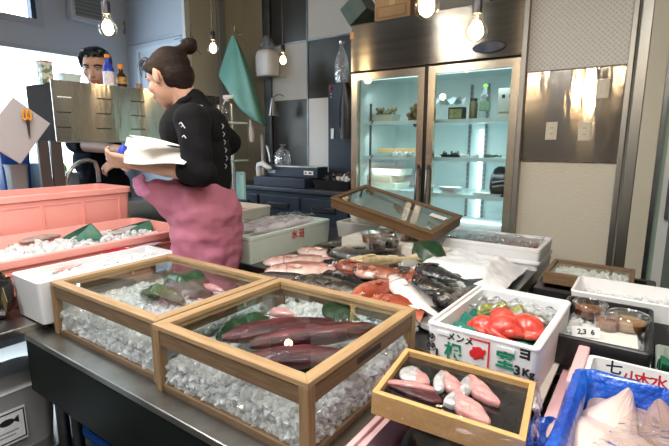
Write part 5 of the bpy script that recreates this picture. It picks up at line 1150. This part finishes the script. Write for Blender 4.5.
# scissors and board at the left end
p = X(18, 128, sP+.03)
o = solo('hanging_white_board', MB().box(-.008, 0, -.10, .10, -.13, .13), mat('board_white', (.42, .41, .42), .5), 'white plastic board hanging tilted at the left of the screen', 'board', X(17, 131, sP+.02), rot=(R(-38), 0, 0), bevel=.004)
p = X(27, 115, sP+.04)
sc = thing('orange_scissors', 'orange-handled scissors hanging at the left of steel screen', 'scissors', p)
for s in (-1, 1):
    n = 16; part('handle', MB().tube([(0, s*.010+.009*math.cos(2*PI*i/n), -.0+.024*math.sin(2*PI*i/n)) for i in range(n+1)], .005, n=6), mat('orange_plastic', (.75, .33, .03), .4) if s < 0 else MATS['orange_plastic'], sc, smooth=True)
    part('blade', MB().add([(s*.001, s*.01, -.02), (s*.001, -s*.004, -.12), (s*.001, -s*.008, -.02), (s*.001+.002, s*.01, -.02), (s*.001+.002, -s*.004, -.12), (s*.001+.002, -s*.008, -.02)], [(0, 1, 2), (5, 4, 3), (0, 3, 4, 1), (1, 4, 5, 2), (2, 5, 3, 0)]), DKSTEEL, sc)
# clutter on the sill and sink at the far left
clut = [('blue_tub', 'blue plastic tub on the sink bench at the left', (2, 190, 26, 150), BLUEB, -2.95), ('grey_bucket', 'grey bucket on the sink bench beside the screen post', (10, 190, 24, 164), GREYP, -2.85), ('clear_blue_box', 'pale blue clear box between screen posts and bucket', (27, 190, 40, 163), mat('pale_blue_clear', (.25, .5, .75), .3), -3.0), ('white_container', 'white container behind the screen post on bench', (66, 190, 76, 172), mat('wh2', (.45, .5, .6), .4), -3.05)]
for nm, lb, (u0, v0, u1, v1), m, s_ in clut:
    a_, b_ = X(u0, v0, s_), X(u1, v1, s_); wdt = max(.05, (b_.y-a_.y)); hh = max(.05, b_.z-.93)
    solo(nm, MB().rrect([(.09, wdt*.9, .02, 0), (.11, wdt, .02, hh*.9), (.12, wdt+.01, .02, hh), (.10, wdt-.01, .02, hh), (.09, wdt*.85, .02, hh*.4)]), m, lb, 'container', (s_, (a_.y+b_.y)/2, .93), smooth=35)
q = X(0, 140, -3.9)
for i, (u, v, h_, m, lb) in enumerate(((4, 160, .16, TEAL, 'teal bottle on the window sill at far left'), (12, 160, .19, INK, 'dark bottle on the window sill at far left'), (20, 160, .14, mat('lime', (.45, .6, .1), .4), 'lime-coloured bottle on the window sill at far left'), (62, 160, .16, mat('lime2', (.55, .7, .15), .4), 'lime-coloured bottle seen between screen post and man'))):
    q = X(u, v, -4.05); zz = 1.0
    solo('cleaning_bottle', MB().lathe([(.035, 0), (.035, h_*.6), (.015, h_*.8), (.015, h_)], n=16), m, lb, 'bottle', (-4.06, q.y, zz), smooth=40, group='bottles on the window sill')
solo('window_sill_shelf', MB().box(-.001, .26, -1.2, 1.0, 0, .05), WALLW, 'pale ledge below the bright left window', 'ledge', (SL+.002, 1.15, .95))
# ---------- whole fish ----------
def prof(k, kind):
    if kind == 'slim': P = [(0, .12), (.05, .42), (.14, .75), (.28, 1), (.45, .98), (.62, .78), (.76, .5), (.86, .3), (1, .26)]
    elif kind == 'head': P = [(0, .22), (.05, .5), (.14, .82), (.27, 1.0), (.42, .92), (.6, .68), (.76, .4), (.86, .24), (1, .2)]
    else: P = [(0, .14), (.05, .5), (.13, .85), (.27, 1.05), (.42, 1), (.6, .78), (.76, .45), (.86, .25), (1, .22)]
    for (a, x), (b, y) in zip(P, P[1:]):
        if k <= b: t = (k-a)/(b-a); t = t*t*(3-2*t); return x+(y-x)*t
    return P[-1][1]
def fish(name, label, loc, rz, L, h, w, m, kind='deep', bend=0, roll=0, pitch=0, fins=None, group='whole fish heaped on the steel table', eye=True, mouth=False, side=1, cat='fish'):
    """side=+1: back points to local +y"""
    q = MB(); n = 18; K = 26; rs = []; Lb = L*.86
    def cy(k): return bend*math.sin(PI*k)
    for i in range(K+1):
        k = i/K; hh = prof(k, kind)*h/2; ww = max(.10, prof(min(k*1.0, 1), kind)*(1-.55*k))*w/2; x = L/2-k*Lb; ring = []
        for j in range(n):
            a = 2*PI*j/n; ca, sa = math.cos(a), math.sin(a)
            y = ca*hh; z = sa*ww*(1-.35*abs(ca)**3)
            if .22 < k < .255: z *= 1.05
            if .255 < k < .30: z *= .95
            ring.append((x, side*(y+cy(k)), z))
        rs.append(ring)
    q.rings(rs)
    # tail fin, dorsal, anal and pectoral fins: thin solid webs joined to the body mesh
    def web(pts, th=.0012, zz=0):
        m_ = len(pts); q.add([(x, side*y, zz-th) for x, y in pts]+[(x, side*y, zz+th) for x, y in pts], [tuple(range(m_))[::-1], tuple(range(m_, 2*m_))]+[(i, (i+1) % m_, m_+(i+1) % m_, m_+i) for i in range(m_)])
    xt = L/2-Lb; c1 = cy(1)
    web([(xt+.012, c1+h*.10), (xt-L*.09, c1+h*.40), (xt-L*.14, c1+h*.46), (xt-L*.10, c1+.0), (xt-L*.14, c1-h*.46), (xt-L*.09, c1-h*.40), (xt+.012, c1-h*.10)])
    dz = [(L/2-k*Lb, prof(k, kind)*h/2+cy(k)) for k in (.3, .42, .55, .68, .78)]
    web([(x, y-.004) for x, y in dz][::-1]+[(x-.006*i, y+h*(.05 if i in (0, 4) else .16)) for i, (x, y) in enumerate(dz)])
    an = [(L/2-k*Lb, -prof(k, kind)*h/2+cy(k)) for k in (.6, .7, .8)]
    web([(an[0][0], an[0][1]+.004), (an[1][0]-.006, an[1][1]-h*.14), (an[2][0]-.01, an[2][1]-h*.06), (an[2][0], an[2][1]+.004)])
    z1 = w*.44
    px_ = L/2-.3*Lb; q.add([(px_, 0, z1*.9), (px_-L*.11, side*-h*.22, z1*.95), (px_-L*.13, side*-h*.05, z1*.9), (px_-.01, side*h*.07, z1*.9), (px_-L*.06, side*-h*.08, z1*1.12)], [(0, 1, 4), (1, 2, 4), (2, 3, 4), (3, 0, 4), (3, 2, 1, 0)])
    if side < 0:      # same colours, back turned to the other side
        if m.name+'_turned' not in MATS:
            c_m = m.copy(); c_m.name = m.name+'_turned'; MATS[c_m.name] = c_m
            for nd in c_m.node_tree.nodes:
                if nd.type == 'MAP_RANGE': nd.inputs[1].default_value *= -1; nd.inputs[2].default_value *= -1
        m = MATS[m.name+'_turned']
    o = solo(name, q, m, label, cat, loc, rot=(roll, pitch, rz), smooth=55, group=group)
    if eye:
        ex, ey = L/2-.10*Lb, side*(h*.12+cy(.1)); er = max(.0045, h*.065)
        e = part('eye', MB().ell((0, 0, 0), er, er, er*.5, n=14, k=8), EYEW, o, smooth=True, loc=(ex, ey, w*.30*prof(.1, kind)+.004))
        part('pupil', MB().ell((0, 0, er*.32), er*.6, er*.6, er*.3, n=12, k=6), EYEB, e, smooth=True)
    arc = []
    for i in range(9):
        a_ = -1.15+2.3*i/8; kk = .245+.035*math.cos(a_*1.2); hh = prof(kk, kind)*h/2; ww = prof(kk, kind)*(1-.55*kk)*w/2; yy = math.sin(a_)*.86
        arc.append((L/2-kk*Lb, side*(yy*hh+cy(kk)), math.sqrt(max(0, 1-yy*yy))*ww*(1-.35*abs(yy)**3)+.0004))
    part('gill_edge', MB().tube(arc, .001, n=5), F_GILL, o, smooth=True)
    fx = L/2-.31*Lb; zz = w*.47; fp = [(fx, -h*.02, zz*.97), (fx-L*.03, h*.07, zz*1.06), (fx-L*.12, h*.02, zz*1.0), (fx-L*.14, -h*.08, zz*.96), (fx-L*.10, -h*.16, zz*.95), (fx-L*.02, -h*.10, zz*.98)]
    part('pectoral_fin', MB().add([(x, side*y, z) for x, y, z in fp]+[(x, side*y, z+.002) for x, y, z in fp], [(5, 4, 3, 2, 1, 0), (6, 7, 8, 9, 10, 11)]+[(i, (i+1) % 6, 6+(i+1) % 6, 6+i) for i in range(6)]), m, o)
    if mouth: part('open_mouth', MB().ell((L/2-.012, side*-.004, 0), .013, h*.16, w*.30, n=12), EYEB, o, smooth=True)
    return o
F_GILL = mat('gill_dark', (.16, .06, .05), .4)
F_PINK = fish_mat('snapper_pink', (.30, .12, .10), (.58, .34, .29), (.78, .64, .58), lo=-.045, hi=.045, mottle=.9, nscale=26)
F_GREY = fish_mat('grey_brown_fish', (.014, .012, .011), (.045, .038, .032), (.24, .21, .18), spots=(.10, .085, .07), lo=-.05, hi=.04, mottle=.9)
F_ROSY = fish_mat('rosy_grey_fish', (.04, .035, .035), (.16, .12, .12), (.46, .36, .35), lo=-.05, hi=.05, mottle=.8)
F_SILV = fish_mat('silver_green_fish', (.03, .033, .026), (.12, .115, .09), (.50, .45, .38), lo=-.04, hi=.045, mottle=.6)
F_RED = fish_mat('orange_red_fish', (.27, .045, .02), (.40, .10, .055), (.52, .26, .19), lo=-.06, hi=.04, mottle=.8)
F_RBR = fish_mat('red_brown_fish', (.18, .045, .025), (.30, .10, .06), (.52, .30, .22), spots=(.16, .05, .03), lo=-.05, hi=.05, mottle=.9)
F_BLK = fish_mat('black_fish', (.012, .013, .014), (.04, .04, .04), (.16, .14, .13), spots=(.02, .02, .02), lo=-.06, hi=.05, mottle=.8)
F_WBL = fish_mat('white_bellied_fish', (.02, .02, .022), (.30, .28, .28), (.80, .73, .71), lo=-.02, hi=.05, mottle=.3)
def lf(label, u0, v0, u1, v1, z, h, w, m, side=1, **k):
    """head seen at u0,v0, tail at u1,v1, resting height z"""
    a, b = Z(u0, v0, z), Z(u1, v1, z); d = a-b; c = (a+b)/2
    return fish('whole_fish', label, (c.x, c.y, z-.004), math.atan2(d.y, d.x), d.length*1.08, h*1.22, w*1.25, m, side=side, **k)
lf('rosy grey fish with open mouth, head beside left case corner', 238, 285, 330, 277, .80, .095, .05, F_ROSY, side=-1, mouth=True, kind='head', roll=R(-20))
lf('pale pink fish nearest the red-marked foam box', 266, 262, 342, 256, .795, .07, .045, F_PINK, side=-1, roll=R(-15))
lf('pale pink fish in front of two others like it', 268, 271, 350, 266, .815, .07, .045, F_PINK, side=-1, roll=R(-25))
lf('pale pink fish lying farthest back behind two like it', 300, 250, 362, 258, .80, .075, .045, F_PINK, side=-1, roll=R(-10))
lf('large dark mottled fish along the front case\'s rear edge', 292, 283, 392, 291, .805, .10, .055, F_GREY, side=-1, kind='head', roll=R(-25))
lf('dark mottled fish partly under the large dark one', 318, 300, 395, 278, .785, .08, .04, F_GREY, side=-1, roll=R(-20))
lf('big silver-green fish with slit belly behind the red fish', 330, 252, 422, 254, .815, .095, .055, F_SILV, side=1, kind='slim', roll=R(-20), mouth=True)
lf('silver-green fish half hidden behind the big silver-green one', 326, 244, 418, 245, .80, .08, .045, F_SILV, side=1, kind='slim')
lf('yellow-bellied slim fish in front of the big silver-green one', 346, 261, 418, 256, .835, .05, .04, fish_mat('yellow_belly', (.22, .18, .10), (.50, .40, .22), (.72, .60, .42), lo=-.02, hi=.03), side=1, kind='slim', roll=R(-20))
lf('red-brown gutted fish left of the other red-brown one', 336, 263, 392, 272, .825, .068, .042, F_RBR, side=1, kind='head', roll=R(-20), mouth=True)
lf('red-brown gutted fish right of the other red-brown one', 355, 269, 412, 276, .832, .068, .042, F_RBR, side=-1, kind='head', roll=R(-20), mouth=True)
lf('orange-red fish lying over the other orange-red one', 356, 295, 418, 273, .830, .070, .042, F_RED, side=1, kind='head', roll=R(-20))
lf('orange-red fish just behind the front case\'s right corner', 372, 299, 424, 312, .822, .072, .042, F_RED, side=-1, kind='head', roll=R(-20))
lf('black-backed fish showing a white belly, pointing at the foam box', 392, 276, 446, 321, .835, .065, .045, F_WBL, side=-1, kind='slim', roll=R(-10), bend=-.01)
lf('black fish just right of the two orange-red fish', 398, 270, 432, 296, .81, .085, .055, F_BLK, side=-1, kind='head', roll=R(-15))
lf('black fish lying before the green leaf', 418, 268, 474, 282, .83, .08, .06, F_BLK, side=1, kind='head', roll=R(-10), mouth=True)
lf('black fish under the white sheet\'s left edge', 414, 283, 466, 292, .82, .085, .06, F_BLK, side=1, kind='head')
lf('black fish nearest the lettered foam box', 440, 300, 476, 284, .825, .08, .06, F_BLK, side=-1, kind='head')
lf('small dark fish between the red-brown and black fish', 382, 268, 424, 276, .81, .06, .045, F_GREY, side=1)
lf('black fish low beside the white-bellied one', 424, 296, 452, 310, .80, .085, .05, F_BLK, side=-1, kind='head')
q = Z(428, 268, .80); leaf_thing('dark green leaf standing at the back of the fish heap', (q.x-.02, q.y+.07, .835), .19, .12, (R(40), R(25), R(-10)), LEAF, curl=.03)
q = Z(372, 305, .79); leaf_thing('dark leaf under the orange-red fish', (q.x, q.y, .785), .2, .12, (0, 0, R(10)), LEAF)
q = MB(); chunks(q, [(rng.uniform(-1.1, -.5), rng.uniform(1.08, 1.72), fz+.004+rng.uniform(0, .018)) for _ in range(900)], .011)
solo('crushed_ice', q, ICE, 'crushed ice scattered under the heap of whole fish', 'ice', kind='stuff')

# ---------- people ----------
def head_shapes(mb, c, f, u, k=1.0):
    r = f.cross(u).normalized()
    def P(a, b, s=0): return c+f*a*k+u*b*k+r*s*k
    ovcap(mb, P(-.012, .028), .092*k, .074*k, .082*k, f, r, u)
    ovcap(mb, P(.022, -.028), .066*k, .058*k, .078*k, f, r, u)
    ovcap(mb, P(.030, -.068), .050*k, .044*k, .038*k, f, r, u)
    cap(mb, P(.060, -.094), .018*k, P(.064, -.090), .018*k)
    cap(mb, P(.080, .004), .008*k, P(.100, -.032), .0125*k)
    for s in (-1, 1):
        cap(mb, P(.088, -.036, s*.010), .008*k, P(.090, -.036, s*.010), .008*k, n=8)
        cap(mb, P(.074, .022, s*.012), .010*k, P(.064, .022, s*.042), .010*k)
        cap(mb, P(.056, -.022, s*.036), .024*k, P(.050, -.034, s*.034), .020*k)
        ovcap(mb, P(-.004, -.004, s*.074), .019*k, .008*k, .031*k, (f*.96-r*s*.3).normalized(), (r*.96+f*s*.3).normalized(), u, n=12)
    cap(mb, P(.082, -.055, -.016), .0075*k, P(.082, -.055, .016), .0075*k, n=8); cap(mb, P(.080, -.066, -.013), .0085*k, P(.080, -.066, .013), .0085*k, n=8)
    return P
def hand(mb, w, d, n_, spread, curl, size=1.0, thumb=1):
    """w wrist point, d finger direction, n_ palm normal (curl direction), spread across palm"""
    s = size; d = d.normalized(); n_ = (n_-d*n_.dot(d)).normalized(); x = d.cross(n_)*thumb
    for t in (-1.1, 0, 1.1): cap(mb, w+x*.010*t*s, .016*s, w+d*.075*s+x*.022*t*s, .0125*s)
    for i, (t, L) in enumerate(((-1.5, .062), (-.5, .074), (.5, .080), (1.5, .070))):
        p = w+d*.078*s+x*.0175*t*s; dd = (d+x*t*spread).normalized(); a = 0; r = .0088*s
        for j, q in enumerate((.44, .31, .25)):
            a += curl*(1.0 if j else .7); v = dd*math.cos(a)+n_*math.sin(a); p2 = p+v*L*q*s; cap(mb, p, r, p2, r*.9, n=8); p = p2; r *= .9
    p = w+d*.022*s+x*.026*s; p1 = p+(d*.55+x*.7+n_*.35).normalized()*.034*s; p2 = p1+(d*.9+x*.1+n_*.6).normalized()*.028*s; p3 = p2+(d*.8-x*.2+n_*.7).normalized()*.022*s
    cap(mb, p, .013*s, p1, .011*s, n=8); cap(mb, p1, .011*s, p2, .0095*s, n=8); cap(mb, p2, .0095*s, p3, .008*s, n=8)
# woman: camera-facing plane at distance W
W = 1.84
def wd(u, v, dd=0): return D(u, v, W+dd)
fdir = (-CAM_R*.86+CAM_F*.42).normalized(); tilt = R(22)
rgt = fdir.cross(UP).normalized()
fh_ = (fdir*math.cos(tilt)-UP*math.sin(tilt)).normalized(); uh = rgt.cross(fh_).normalized()
hc = wd(169.5, 78)
wo = thing('person', 'woman with a hair bun in black shirt and pink apron holding a white sheet', 'person', (wd(205, 200).x, wd(205, 200).y, 0))
base = Vector(wo.location)
def place(o): 
    me = o.data
    for v in me.vertices: v.co -= base
    o.parent = wo; return o
body = MB(); PW = head_shapes(body, hc, fh_, uh, 1.0)
neckb = wd(194, 104); cap(body, hc-uh*.03-fh_*.03, .050, wd(190, 109), .054)
sh_l, sh_r = wd(192, 121, -.15), wd(204, 122, .15)
chest = wd(196, 131); waist = wd(203, 176); hip = wd(208, 214)
def tor(mb, k=0.0):
    for c, rx, ry, rz_ in ((chest, .112+k, .155+k, .12), ((chest+waist)/2, .10+k, .135+k, .12), (waist, .098+k, .125+k, .10), (hip, .112+k, .15+k, .12)): ovcap(mb, c, rx, ry, rz_, fdir, rgt, UP)
    cap(mb, chest, .10+k, waist, .095+k); cap(mb, waist, .095+k, hip, .105+k)
tor(body)
cap(body, sh_l, .058, sh_r, .058); cap(body, wd(191, 108), .055, chest, .09)
el_l = wd(201, 172, -.20); wr_l = wd(133, 162, -.16)
cap(body, sh_l, .054, el_l, .043); cap(body, el_l, .042, (el_l+wr_l)/2, .038); cap(body, (el_l+wr_l)/2, .038, wr_l, .026)
el_r = wd(229, 142, .20); wr_r = wd(204, 158, .24)
cap(body, sh_r, .052, el_r, .042); cap(body, el_r, .04, wr_r, .027)
hand(body, wr_l, (wd(112, 160, -.16)-wr_l), (UP*.5+CAM_F*.85), .10, .62, .92, thumb=1)
hand(body, wr_r, (wd(190, 160, .24)-wr_r), CAM_F, .08, .4, .9)
for s in (-1, 1):
    a = hip+rgt*s*.065-UP*.05; kx = Vector((a.x, a.y, .46))-fdir*.0; an_ = Vector((a.x, a.y, .09))
    cap(body, a, .072, kx, .05); cap(body, kx, .054, an_, .038); cap(body, an_-UP*.04-fdir*.03, .036, an_-UP*.055+fdir*.13, .03)
place(remeshed('body', body, SKIN, .0045, None, 5))
# shirt
sh = MB(); tor(sh, .006); cap(sh, sh_l, .066, sh_r, .062); cap(sh, wd(191, 110), .062, chest, .105); cap(sh, wd(187, 114), .058, wd(178, 132), .072)
cap(sh, wd(193, 103), .061, wd(197, 112), .070)
cap(sh, sh_l, .064, wd(197, 150, -.19), .058); cap(sh, wd(197, 150, -.19), .058, wd(196, 168, -.20), .056)
cap(sh, sh_r, .062, el_r, .056); cap(sh, el_r, .054, wd(214, 152, .23), .05)
cap(sh, wd(216, 150), .06, wd(216, 184, .0), .06); cap(sh, el_l, .057, el_l.lerp(wr_l, .16), .053)
def foldf(v): return .0045*noise.noise(v*9)+.0030*noise.noise(v*22)
shirt = place(remeshed('shirt', sh, SHIRT, .006, None, 6, foldf))
col_ = MB(); 
for a_ in (0,): 
    pts = [wd(168, 126, -.06), wd(172, 113, -.075), wd(181, 102, -.07), wd(191, 97, -.045), wd(197, 98, .01), wd(199, 101, .05)]
    col_.tube(pts, [.012, .015, .015, .014, .012, .01], n=8)
place(remeshed('collar', col_, SHIRT, .004, None, 3))
# white print marks on the sleeve
em = MB(); 
for (u, v) in ((181, 124), (183, 127), (184, 137)):
    c = wd(u, v, -.258); em.tube([c-CAM_R*.006, c+UP*.006, c+CAM_R*.007-UP*.004], .0018, n=5)
place(part('printed_mark', em, WHITEP))['kind'] = 'stuff'
em = MB()
for i, (u, v) in enumerate(((223, 126), (224, 134), (225, 142), (226, 150), (227, 158), (226, 166))):
    c = wd(u, v, -.115); em.tube([c-CAM_R*.004+UP*.008, c+CAM_R*.003, c-CAM_R*.003-UP*.009], .0016, n=5)
place(part('back_print', em, GREYP, label='faint grey print down the back'))
# apron
ap = MB(); k = .026
hem = wd(209, 300)
for c, rx, ry, rz_ in ((wd(201, 190), .120, .150, .05), (hip, .132, .17, .12), (wd(208, 250), .130, .17, .14), (wd(208, 300), .130, .17, .14), (wd(208, 350), .128, .165, .14)): ovcap(ap, c, rx, ry, rz_, fdir, rgt, UP)
cap(ap, wd(200, 190), .112, hip, .125); cap(ap, hip, .125, wd(208, 350), .128); ovcap(ap, wd(204, 203), .128, .16, .12, fdir, rgt, UP); ovcap(ap, wd(208, 232), .131, .168, .14, fdir, rgt, UP)
# the gathered front held under the arm
cap(ap, wd(147, 188, -.10), .030, wd(172, 205, -.07), .062); cap(ap, wd(156, 188, -.10), .035, wd(195, 196, -.06), .075); cap(ap, wd(174, 204, -.07), .06, wd(196, 224, -.03), .095)
def foldp(v): 
    d = v-waist
    return .011*noise.noise(Vector((v.x*9+v.z*8, v.y*9, v.z*14)))+.006*noise.noise(Vector((v.x*22, v.y*22, v.z*26)))+.004*math.sin(d.dot(CAM_R)*70+v.z*26)*max(0, 1-abs(d.z+.06)*6)
place(remeshed('apron', ap, APR, .006, None, 5, foldp))
kn = MB(); cap(kn, wd(139, 183, -.12), .020, wd(146, 192, -.11), .026); cap(kn, wd(136, 180, -.12), .012, wd(142, 178, -.12), .014); cap(kn, wd(137, 186, -.12), .014, wd(141, 193, -.12), .016)
place(remeshed('apron_knot', kn, APRL, .004, None, 2, lambda v: .004*noise.noise(v*50)))
rs_ = []
for i in range(28):
    a = 2*PI*i/28; rs_.append(wd(204, 182)+fdir*.120*math.cos(a)+rgt*.150*math.sin(a)-UP*.006*math.cos(a))

# hair
hr = MB(); k = .98
ovcap(hr, PW(-.018, .032), .089*k, .078*k, .082*k, fh_, rgt, uh); ovcap(hr, PW(-.045, -.008), .060*k, .068*k, .070*k, fh_, rgt, uh)
ovcap(hr, PW(-.052, -.045), .036, .044, .040, fh_, rgt, uh)
ovcap(hr, PW(.035, .070), .040, .055, .030, fh_, rgt, uh)
bc = wd(189, 46, .02); cap(hr, PW(-.055, .065), .03, bc, .018); ovcap(hr, bc, .034, .032, .031, fh_, rgt, uh); ovcap(hr, bc+CAM_R*.012+UP*.012, .018, .018, .016, fh_, rgt, uh)
for s in (-1, 1): cap(hr, PW(.028, .045, s*.066), .018, PW(.008, .018, s*.073), .012)
hair = place(remeshed('hair', hr, HAIR, .004, None, 3, lambda v: .0022*noise.noise(Vector((v.x*30, v.y*30, v.z*60)))))
st = MB()
for i in range(34):
    a = PW(.045+.01*rng.normal(), .085+.006*rng.normal(), rng.uniform(-.05, .05)); b = a+fh_*rng.uniform(.02, .05)+uh*rng.uniform(-.01, .02); c = b+fh_*rng.uniform(.0, .02)-uh*rng.uniform(.01, .05); st.tube([a, (a+b)/2+uh*.01, b, c], .0011, n=4)
for i in range(22):
    a = bc+Vector(rng.normal(0, .012, 3)); b = a+Vector(rng.normal(0, .022, 3))+UP*.008; st.tube([a, (a+b)/2+UP*.01, b], .001, n=4)
place(part('loose_strands', st, HAIR))['kind'] = 'stuff'
for s in (-1, 1):
    e = place(part('eye', MB().ell(PW(.070, .004, s*.031), .0115, .0115, .010, n=14), EYEW, smooth=True)); place(part('iris', MB().ell(PW(.080, .001, s*.031), .0045, .0045, .0045, n=10), EYEB, smooth=True))
    lash = MB(); lash.tube([PW(.076, .010, s*.018), PW(.083, .008, s*.030), PW(.073, .006, s*.044)], .0018, n=5); place(part('eyelash', lash, EYEB))
    br = MB(); br.tube([PW(.083, .028, s*.014), PW(.080, .034, s*.032), PW(.066, .028, s*.050)], .003, n=5); place(part('eyebrow', br, HAIR))
lp = MB(); lp.tube([PW(.083, -.060, -.020), PW(.091, -.058, 0), PW(.083, -.060, .020)], .0045, n=6); place(part('lips', lp, LIP, smooth=True))
# the white sheet she holds
c0_, ns = [], 26
sheet = MB(); vs = []; nu, nv = 30, 16
A1, A2 = wd(124, 163, -.24), wd(184, 165, -.27)      # near lower edge, along the forearm
B1, B2 = wd(127, 137, -.06), wd(203, 150, -.10)       # far upper edge with its corner
for i in range(nu+1):
    s = i/nu
    lo_ = A1.lerp(A2, s); hi_ = B1.lerp(B2, s); md_ = (lo_+hi_)/2+(-CAM_F)*.02+(-CAM_R)*.025*(1-s)+UP*(.020*math.sin(PI*s)-.012*(1-s))
    for j in range(nv+1):
        t = j/nv; p = lo_*(1-t)**2+md_*2*t*(1-t)+hi_*t*t
        vs.append(p+CAM_F*.03*math.sin(PI*t)*(1-s)-UP*.004*math.sin(s*6))
sheet.add(vs, [(i*(nv+1)+j, i*(nv+1)+j+1, (i+1)*(nv+1)+j+1, (i+1)*(nv+1)+j) for i in range(nu) for j in range(nv)])
so = solo('white_sheet', sheet, PAPER, 'large curled white sheet held on the woman\'s forearm', 'sheet', smooth=80); s_ = so.modifiers.new('s', 'SOLIDIFY'); s_.thickness = .0015
fl = MB(); vs = []
Q = [wd(129, 135, -.13), wd(203, 149, -.16), wd(142, 150, -.28)]
for i in range(13):
    for j in range(13-i):
        a, b = i/12, j/12; p = Q[0]*(1-a-b)+Q[1]*a+Q[2]*b; vs.append(p+UP*.012*math.sin(PI*b)*1.0+UP*.006*math.sin(a*5))
idx = {}; c_ = 0
for i in range(13):
    for j in range(13-i): idx[(i, j)] = c_; c_ += 1
fs_ = []
for i in range(12):
    for j in range(12-i):
        fs_.append((idx[(i, j)], idx[(i+1, j)], idx[(i, j+1)]))
        if j < 11-i: fs_.append((idx[(i+1, j)], idx[(i+1, j+1)], idx[(i, j+1)]))
ff = part('folded_corner', fl.add(vs, fs_), PAPER, so, smooth=80); s_ = ff.modifiers.new('s', 'SOLIDIFY'); s_.thickness = .0015
part('blue_film_roll', MB().tube([wd(117, 158, -.13), wd(122, 153, -.13), wd(124, 146, -.12)], [.012, .018, .012], n=10), DBLUE, so, smooth=True)

# man behind the screen
M_ = 3.02
def md(u, v, dd=0): return D(u, v, M_+dd)
hm = md(97, 69); fm_ = (-CAM_F*.93+CAM_R*.12-UP*.18).normalized(); rm = fm_.cross(UP).normalized(); um = rm.cross(fm_).normalized()
mo = thing('person', 'man with short black hair in dark top behind the steel screen', 'person', (md(97, 200).x, md(97, 200).y, 0)); base = Vector(mo.location)
def placem(o):
    for v in o.data.vertices: v.co -= base
    o.parent = mo; return o
mb = MB(); PM = head_shapes(mb, hm, fm_, um, 1.08)
nk = md(99, 92, .05); cap(mb, hm-um*.05, .058, nk, .062)
ch = md(101, 122, .07); wa = md(101, 160, .07); hp = md(101, 185, .07)
shl, shr = md(73, 104, .05), md(128, 104, .05)
cap(mb, shl, .06, shr, .06)
for c, rx, ry, rz_ in ((ch, .12, .18, .14), (wa, .11, .16, .14), (hp, .12, .17, .12)): ovcap(mb, c, rx, ry, rz_, fm_, rm, UP)
cap(mb, ch, .11, hp, .11)
e1 = md(76, 144, -.10); w1 = md(122, 150, -.32)
cap(mb, shl, .055, e1, .045); cap(mb, e1, .045, w1, .028); hand(mb, w1, md(135, 152, -.34)-w1, CAM_F, .08, .5, .95)
e2 = md(137, 142, .0); w2 = md(120, 160, -.25); cap(mb, shr, .055, e2, .045); cap(mb, e2, .043, w2, .028); hand(mb, w2, md(108, 166, -.28)-w2, CAM_F-UP, .08, .5, .95, thumb=-1)
for s in (-1, 1):
    a = hp+rm*s*.09-UP*.05; kx = Vector((a.x, a.y, .48)); an_ = Vector((a.x, a.y, .09)); cap(mb, a, .088, kx, .058); cap(mb, kx, .056, an_, .04); cap(mb, an_-UP*.045, .038, an_-UP*.055+Vector((fm_.x, fm_.y, 0))*.14, .032)
placem(remeshed('body', mb, SKIN, .005, None, 5))
sh = MB()
for c, rx, ry, rz_ in ((ch, .135, .195, .15), (wa, .13, .18, .15), (hp, .14, .19, .13)): ovcap(sh, c, rx, ry, rz_, fm_, rm, UP)
cap(sh, ch, .125, hp, .13); cap(sh, shl, .07, shr, .07); cap(sh, shl, .07, e1, .062); cap(sh, e1, .058, e1.lerp(w1, .15), .056); cap(sh, shr, .07, e2, .06)
placem(remeshed('dark_top', sh, NAVY, .008, None, 5, foldf))
pt = MB()
for s in (-1, 1):
    a = hp+rm*s*.09-UP*.03; cap(pt, a, .105, Vector((a.x, a.y, .48)), .078); cap(pt, Vector((a.x, a.y, .48)), .078, Vector((a.x, a.y, .12)), .065)
placem(remeshed('trousers', pt, DGREY, .009, None, 5))
hr = MB(); ovcap(hr, PM(-.030, .045), .090, .088, .088, fm_, rm, um); ovcap(hr, PM(.005, .088), .080, .074, .040, fm_, rm, um); ovcap(hr, PM(-.055, -.0), .062, .078, .08, fm_, rm, um)
for i in range(30):
    a = PM(rng.uniform(.01, .065), .085+rng.uniform(-.005, .02), rng.uniform(-.06, .06)); cap(hr, a, .016, a+fm_*.020-um*rng.uniform(.0, .03)+rm*rng.uniform(-.02, .02), .006, n=8)
for s in (-1, 1): cap(hr, PM(.02, .06, s*.075), .018, PM(.008, .01, s*.082), .009)
placem(remeshed('hair', hr, HAIRB, .005, None, 2, lambda v: .002*noise.noise(v*60)))
for s in (-1, 1):
    placem(part('eye', MB().ell(PM(.073, .002, s*.031), .0115, .0115, .007, n=14), EYEW, smooth=True)); placem(part('iris', MB().ell(PM(.083, .001, s*.031), .005, .005, .0045, n=10), EYEB, smooth=True))
    br = MB(); br.tube([PM(.086, .020, s*.014), PM(.083, .027, s*.034), PM(.068, .020, s*.054)], .0045, n=6); placem(part('eyebrow', br, HAIRB))
    br = MB(); br.tube([PM(.078, .010, s*.017), PM(.084, .011, s*.031), PM(.074, .007, s*.046)], .0022, n=6); placem(part('eyelid', br, HAIRB))
lp = MB(); lp.tube([PM(.083, -.060, -.022), PM(.092, -.058, 0), PM(.083, -.060, .022)], .005, n=6); placem(part('lips', lp, LIP, smooth=True))

# ---------- tidy: give every top-level mesh an origin at its base ----------
for o in list(COL.objects):
    if o.parent is None and o.type == 'MESH' and o.location.length < 1e-6 and tuple(o.rotation_euler) == (0, 0, 0) and o.get('kind') != 'structure' and len(o.data.vertices) and o.data.users == 1:
        xs = np.empty(len(o.data.vertices)*3); o.data.vertices.foreach_get('co', xs); xs = xs.reshape(-1, 3)
        c = Vector(((xs[:, 0].min()+xs[:, 0].max())/2, (xs[:, 1].min()+xs[:, 1].max())/2, xs[:, 2].min()))
        o.data.transform(Matrix.Translation(-c)); o.location = c
        for ch in o.children: ch.location = ch.location-c
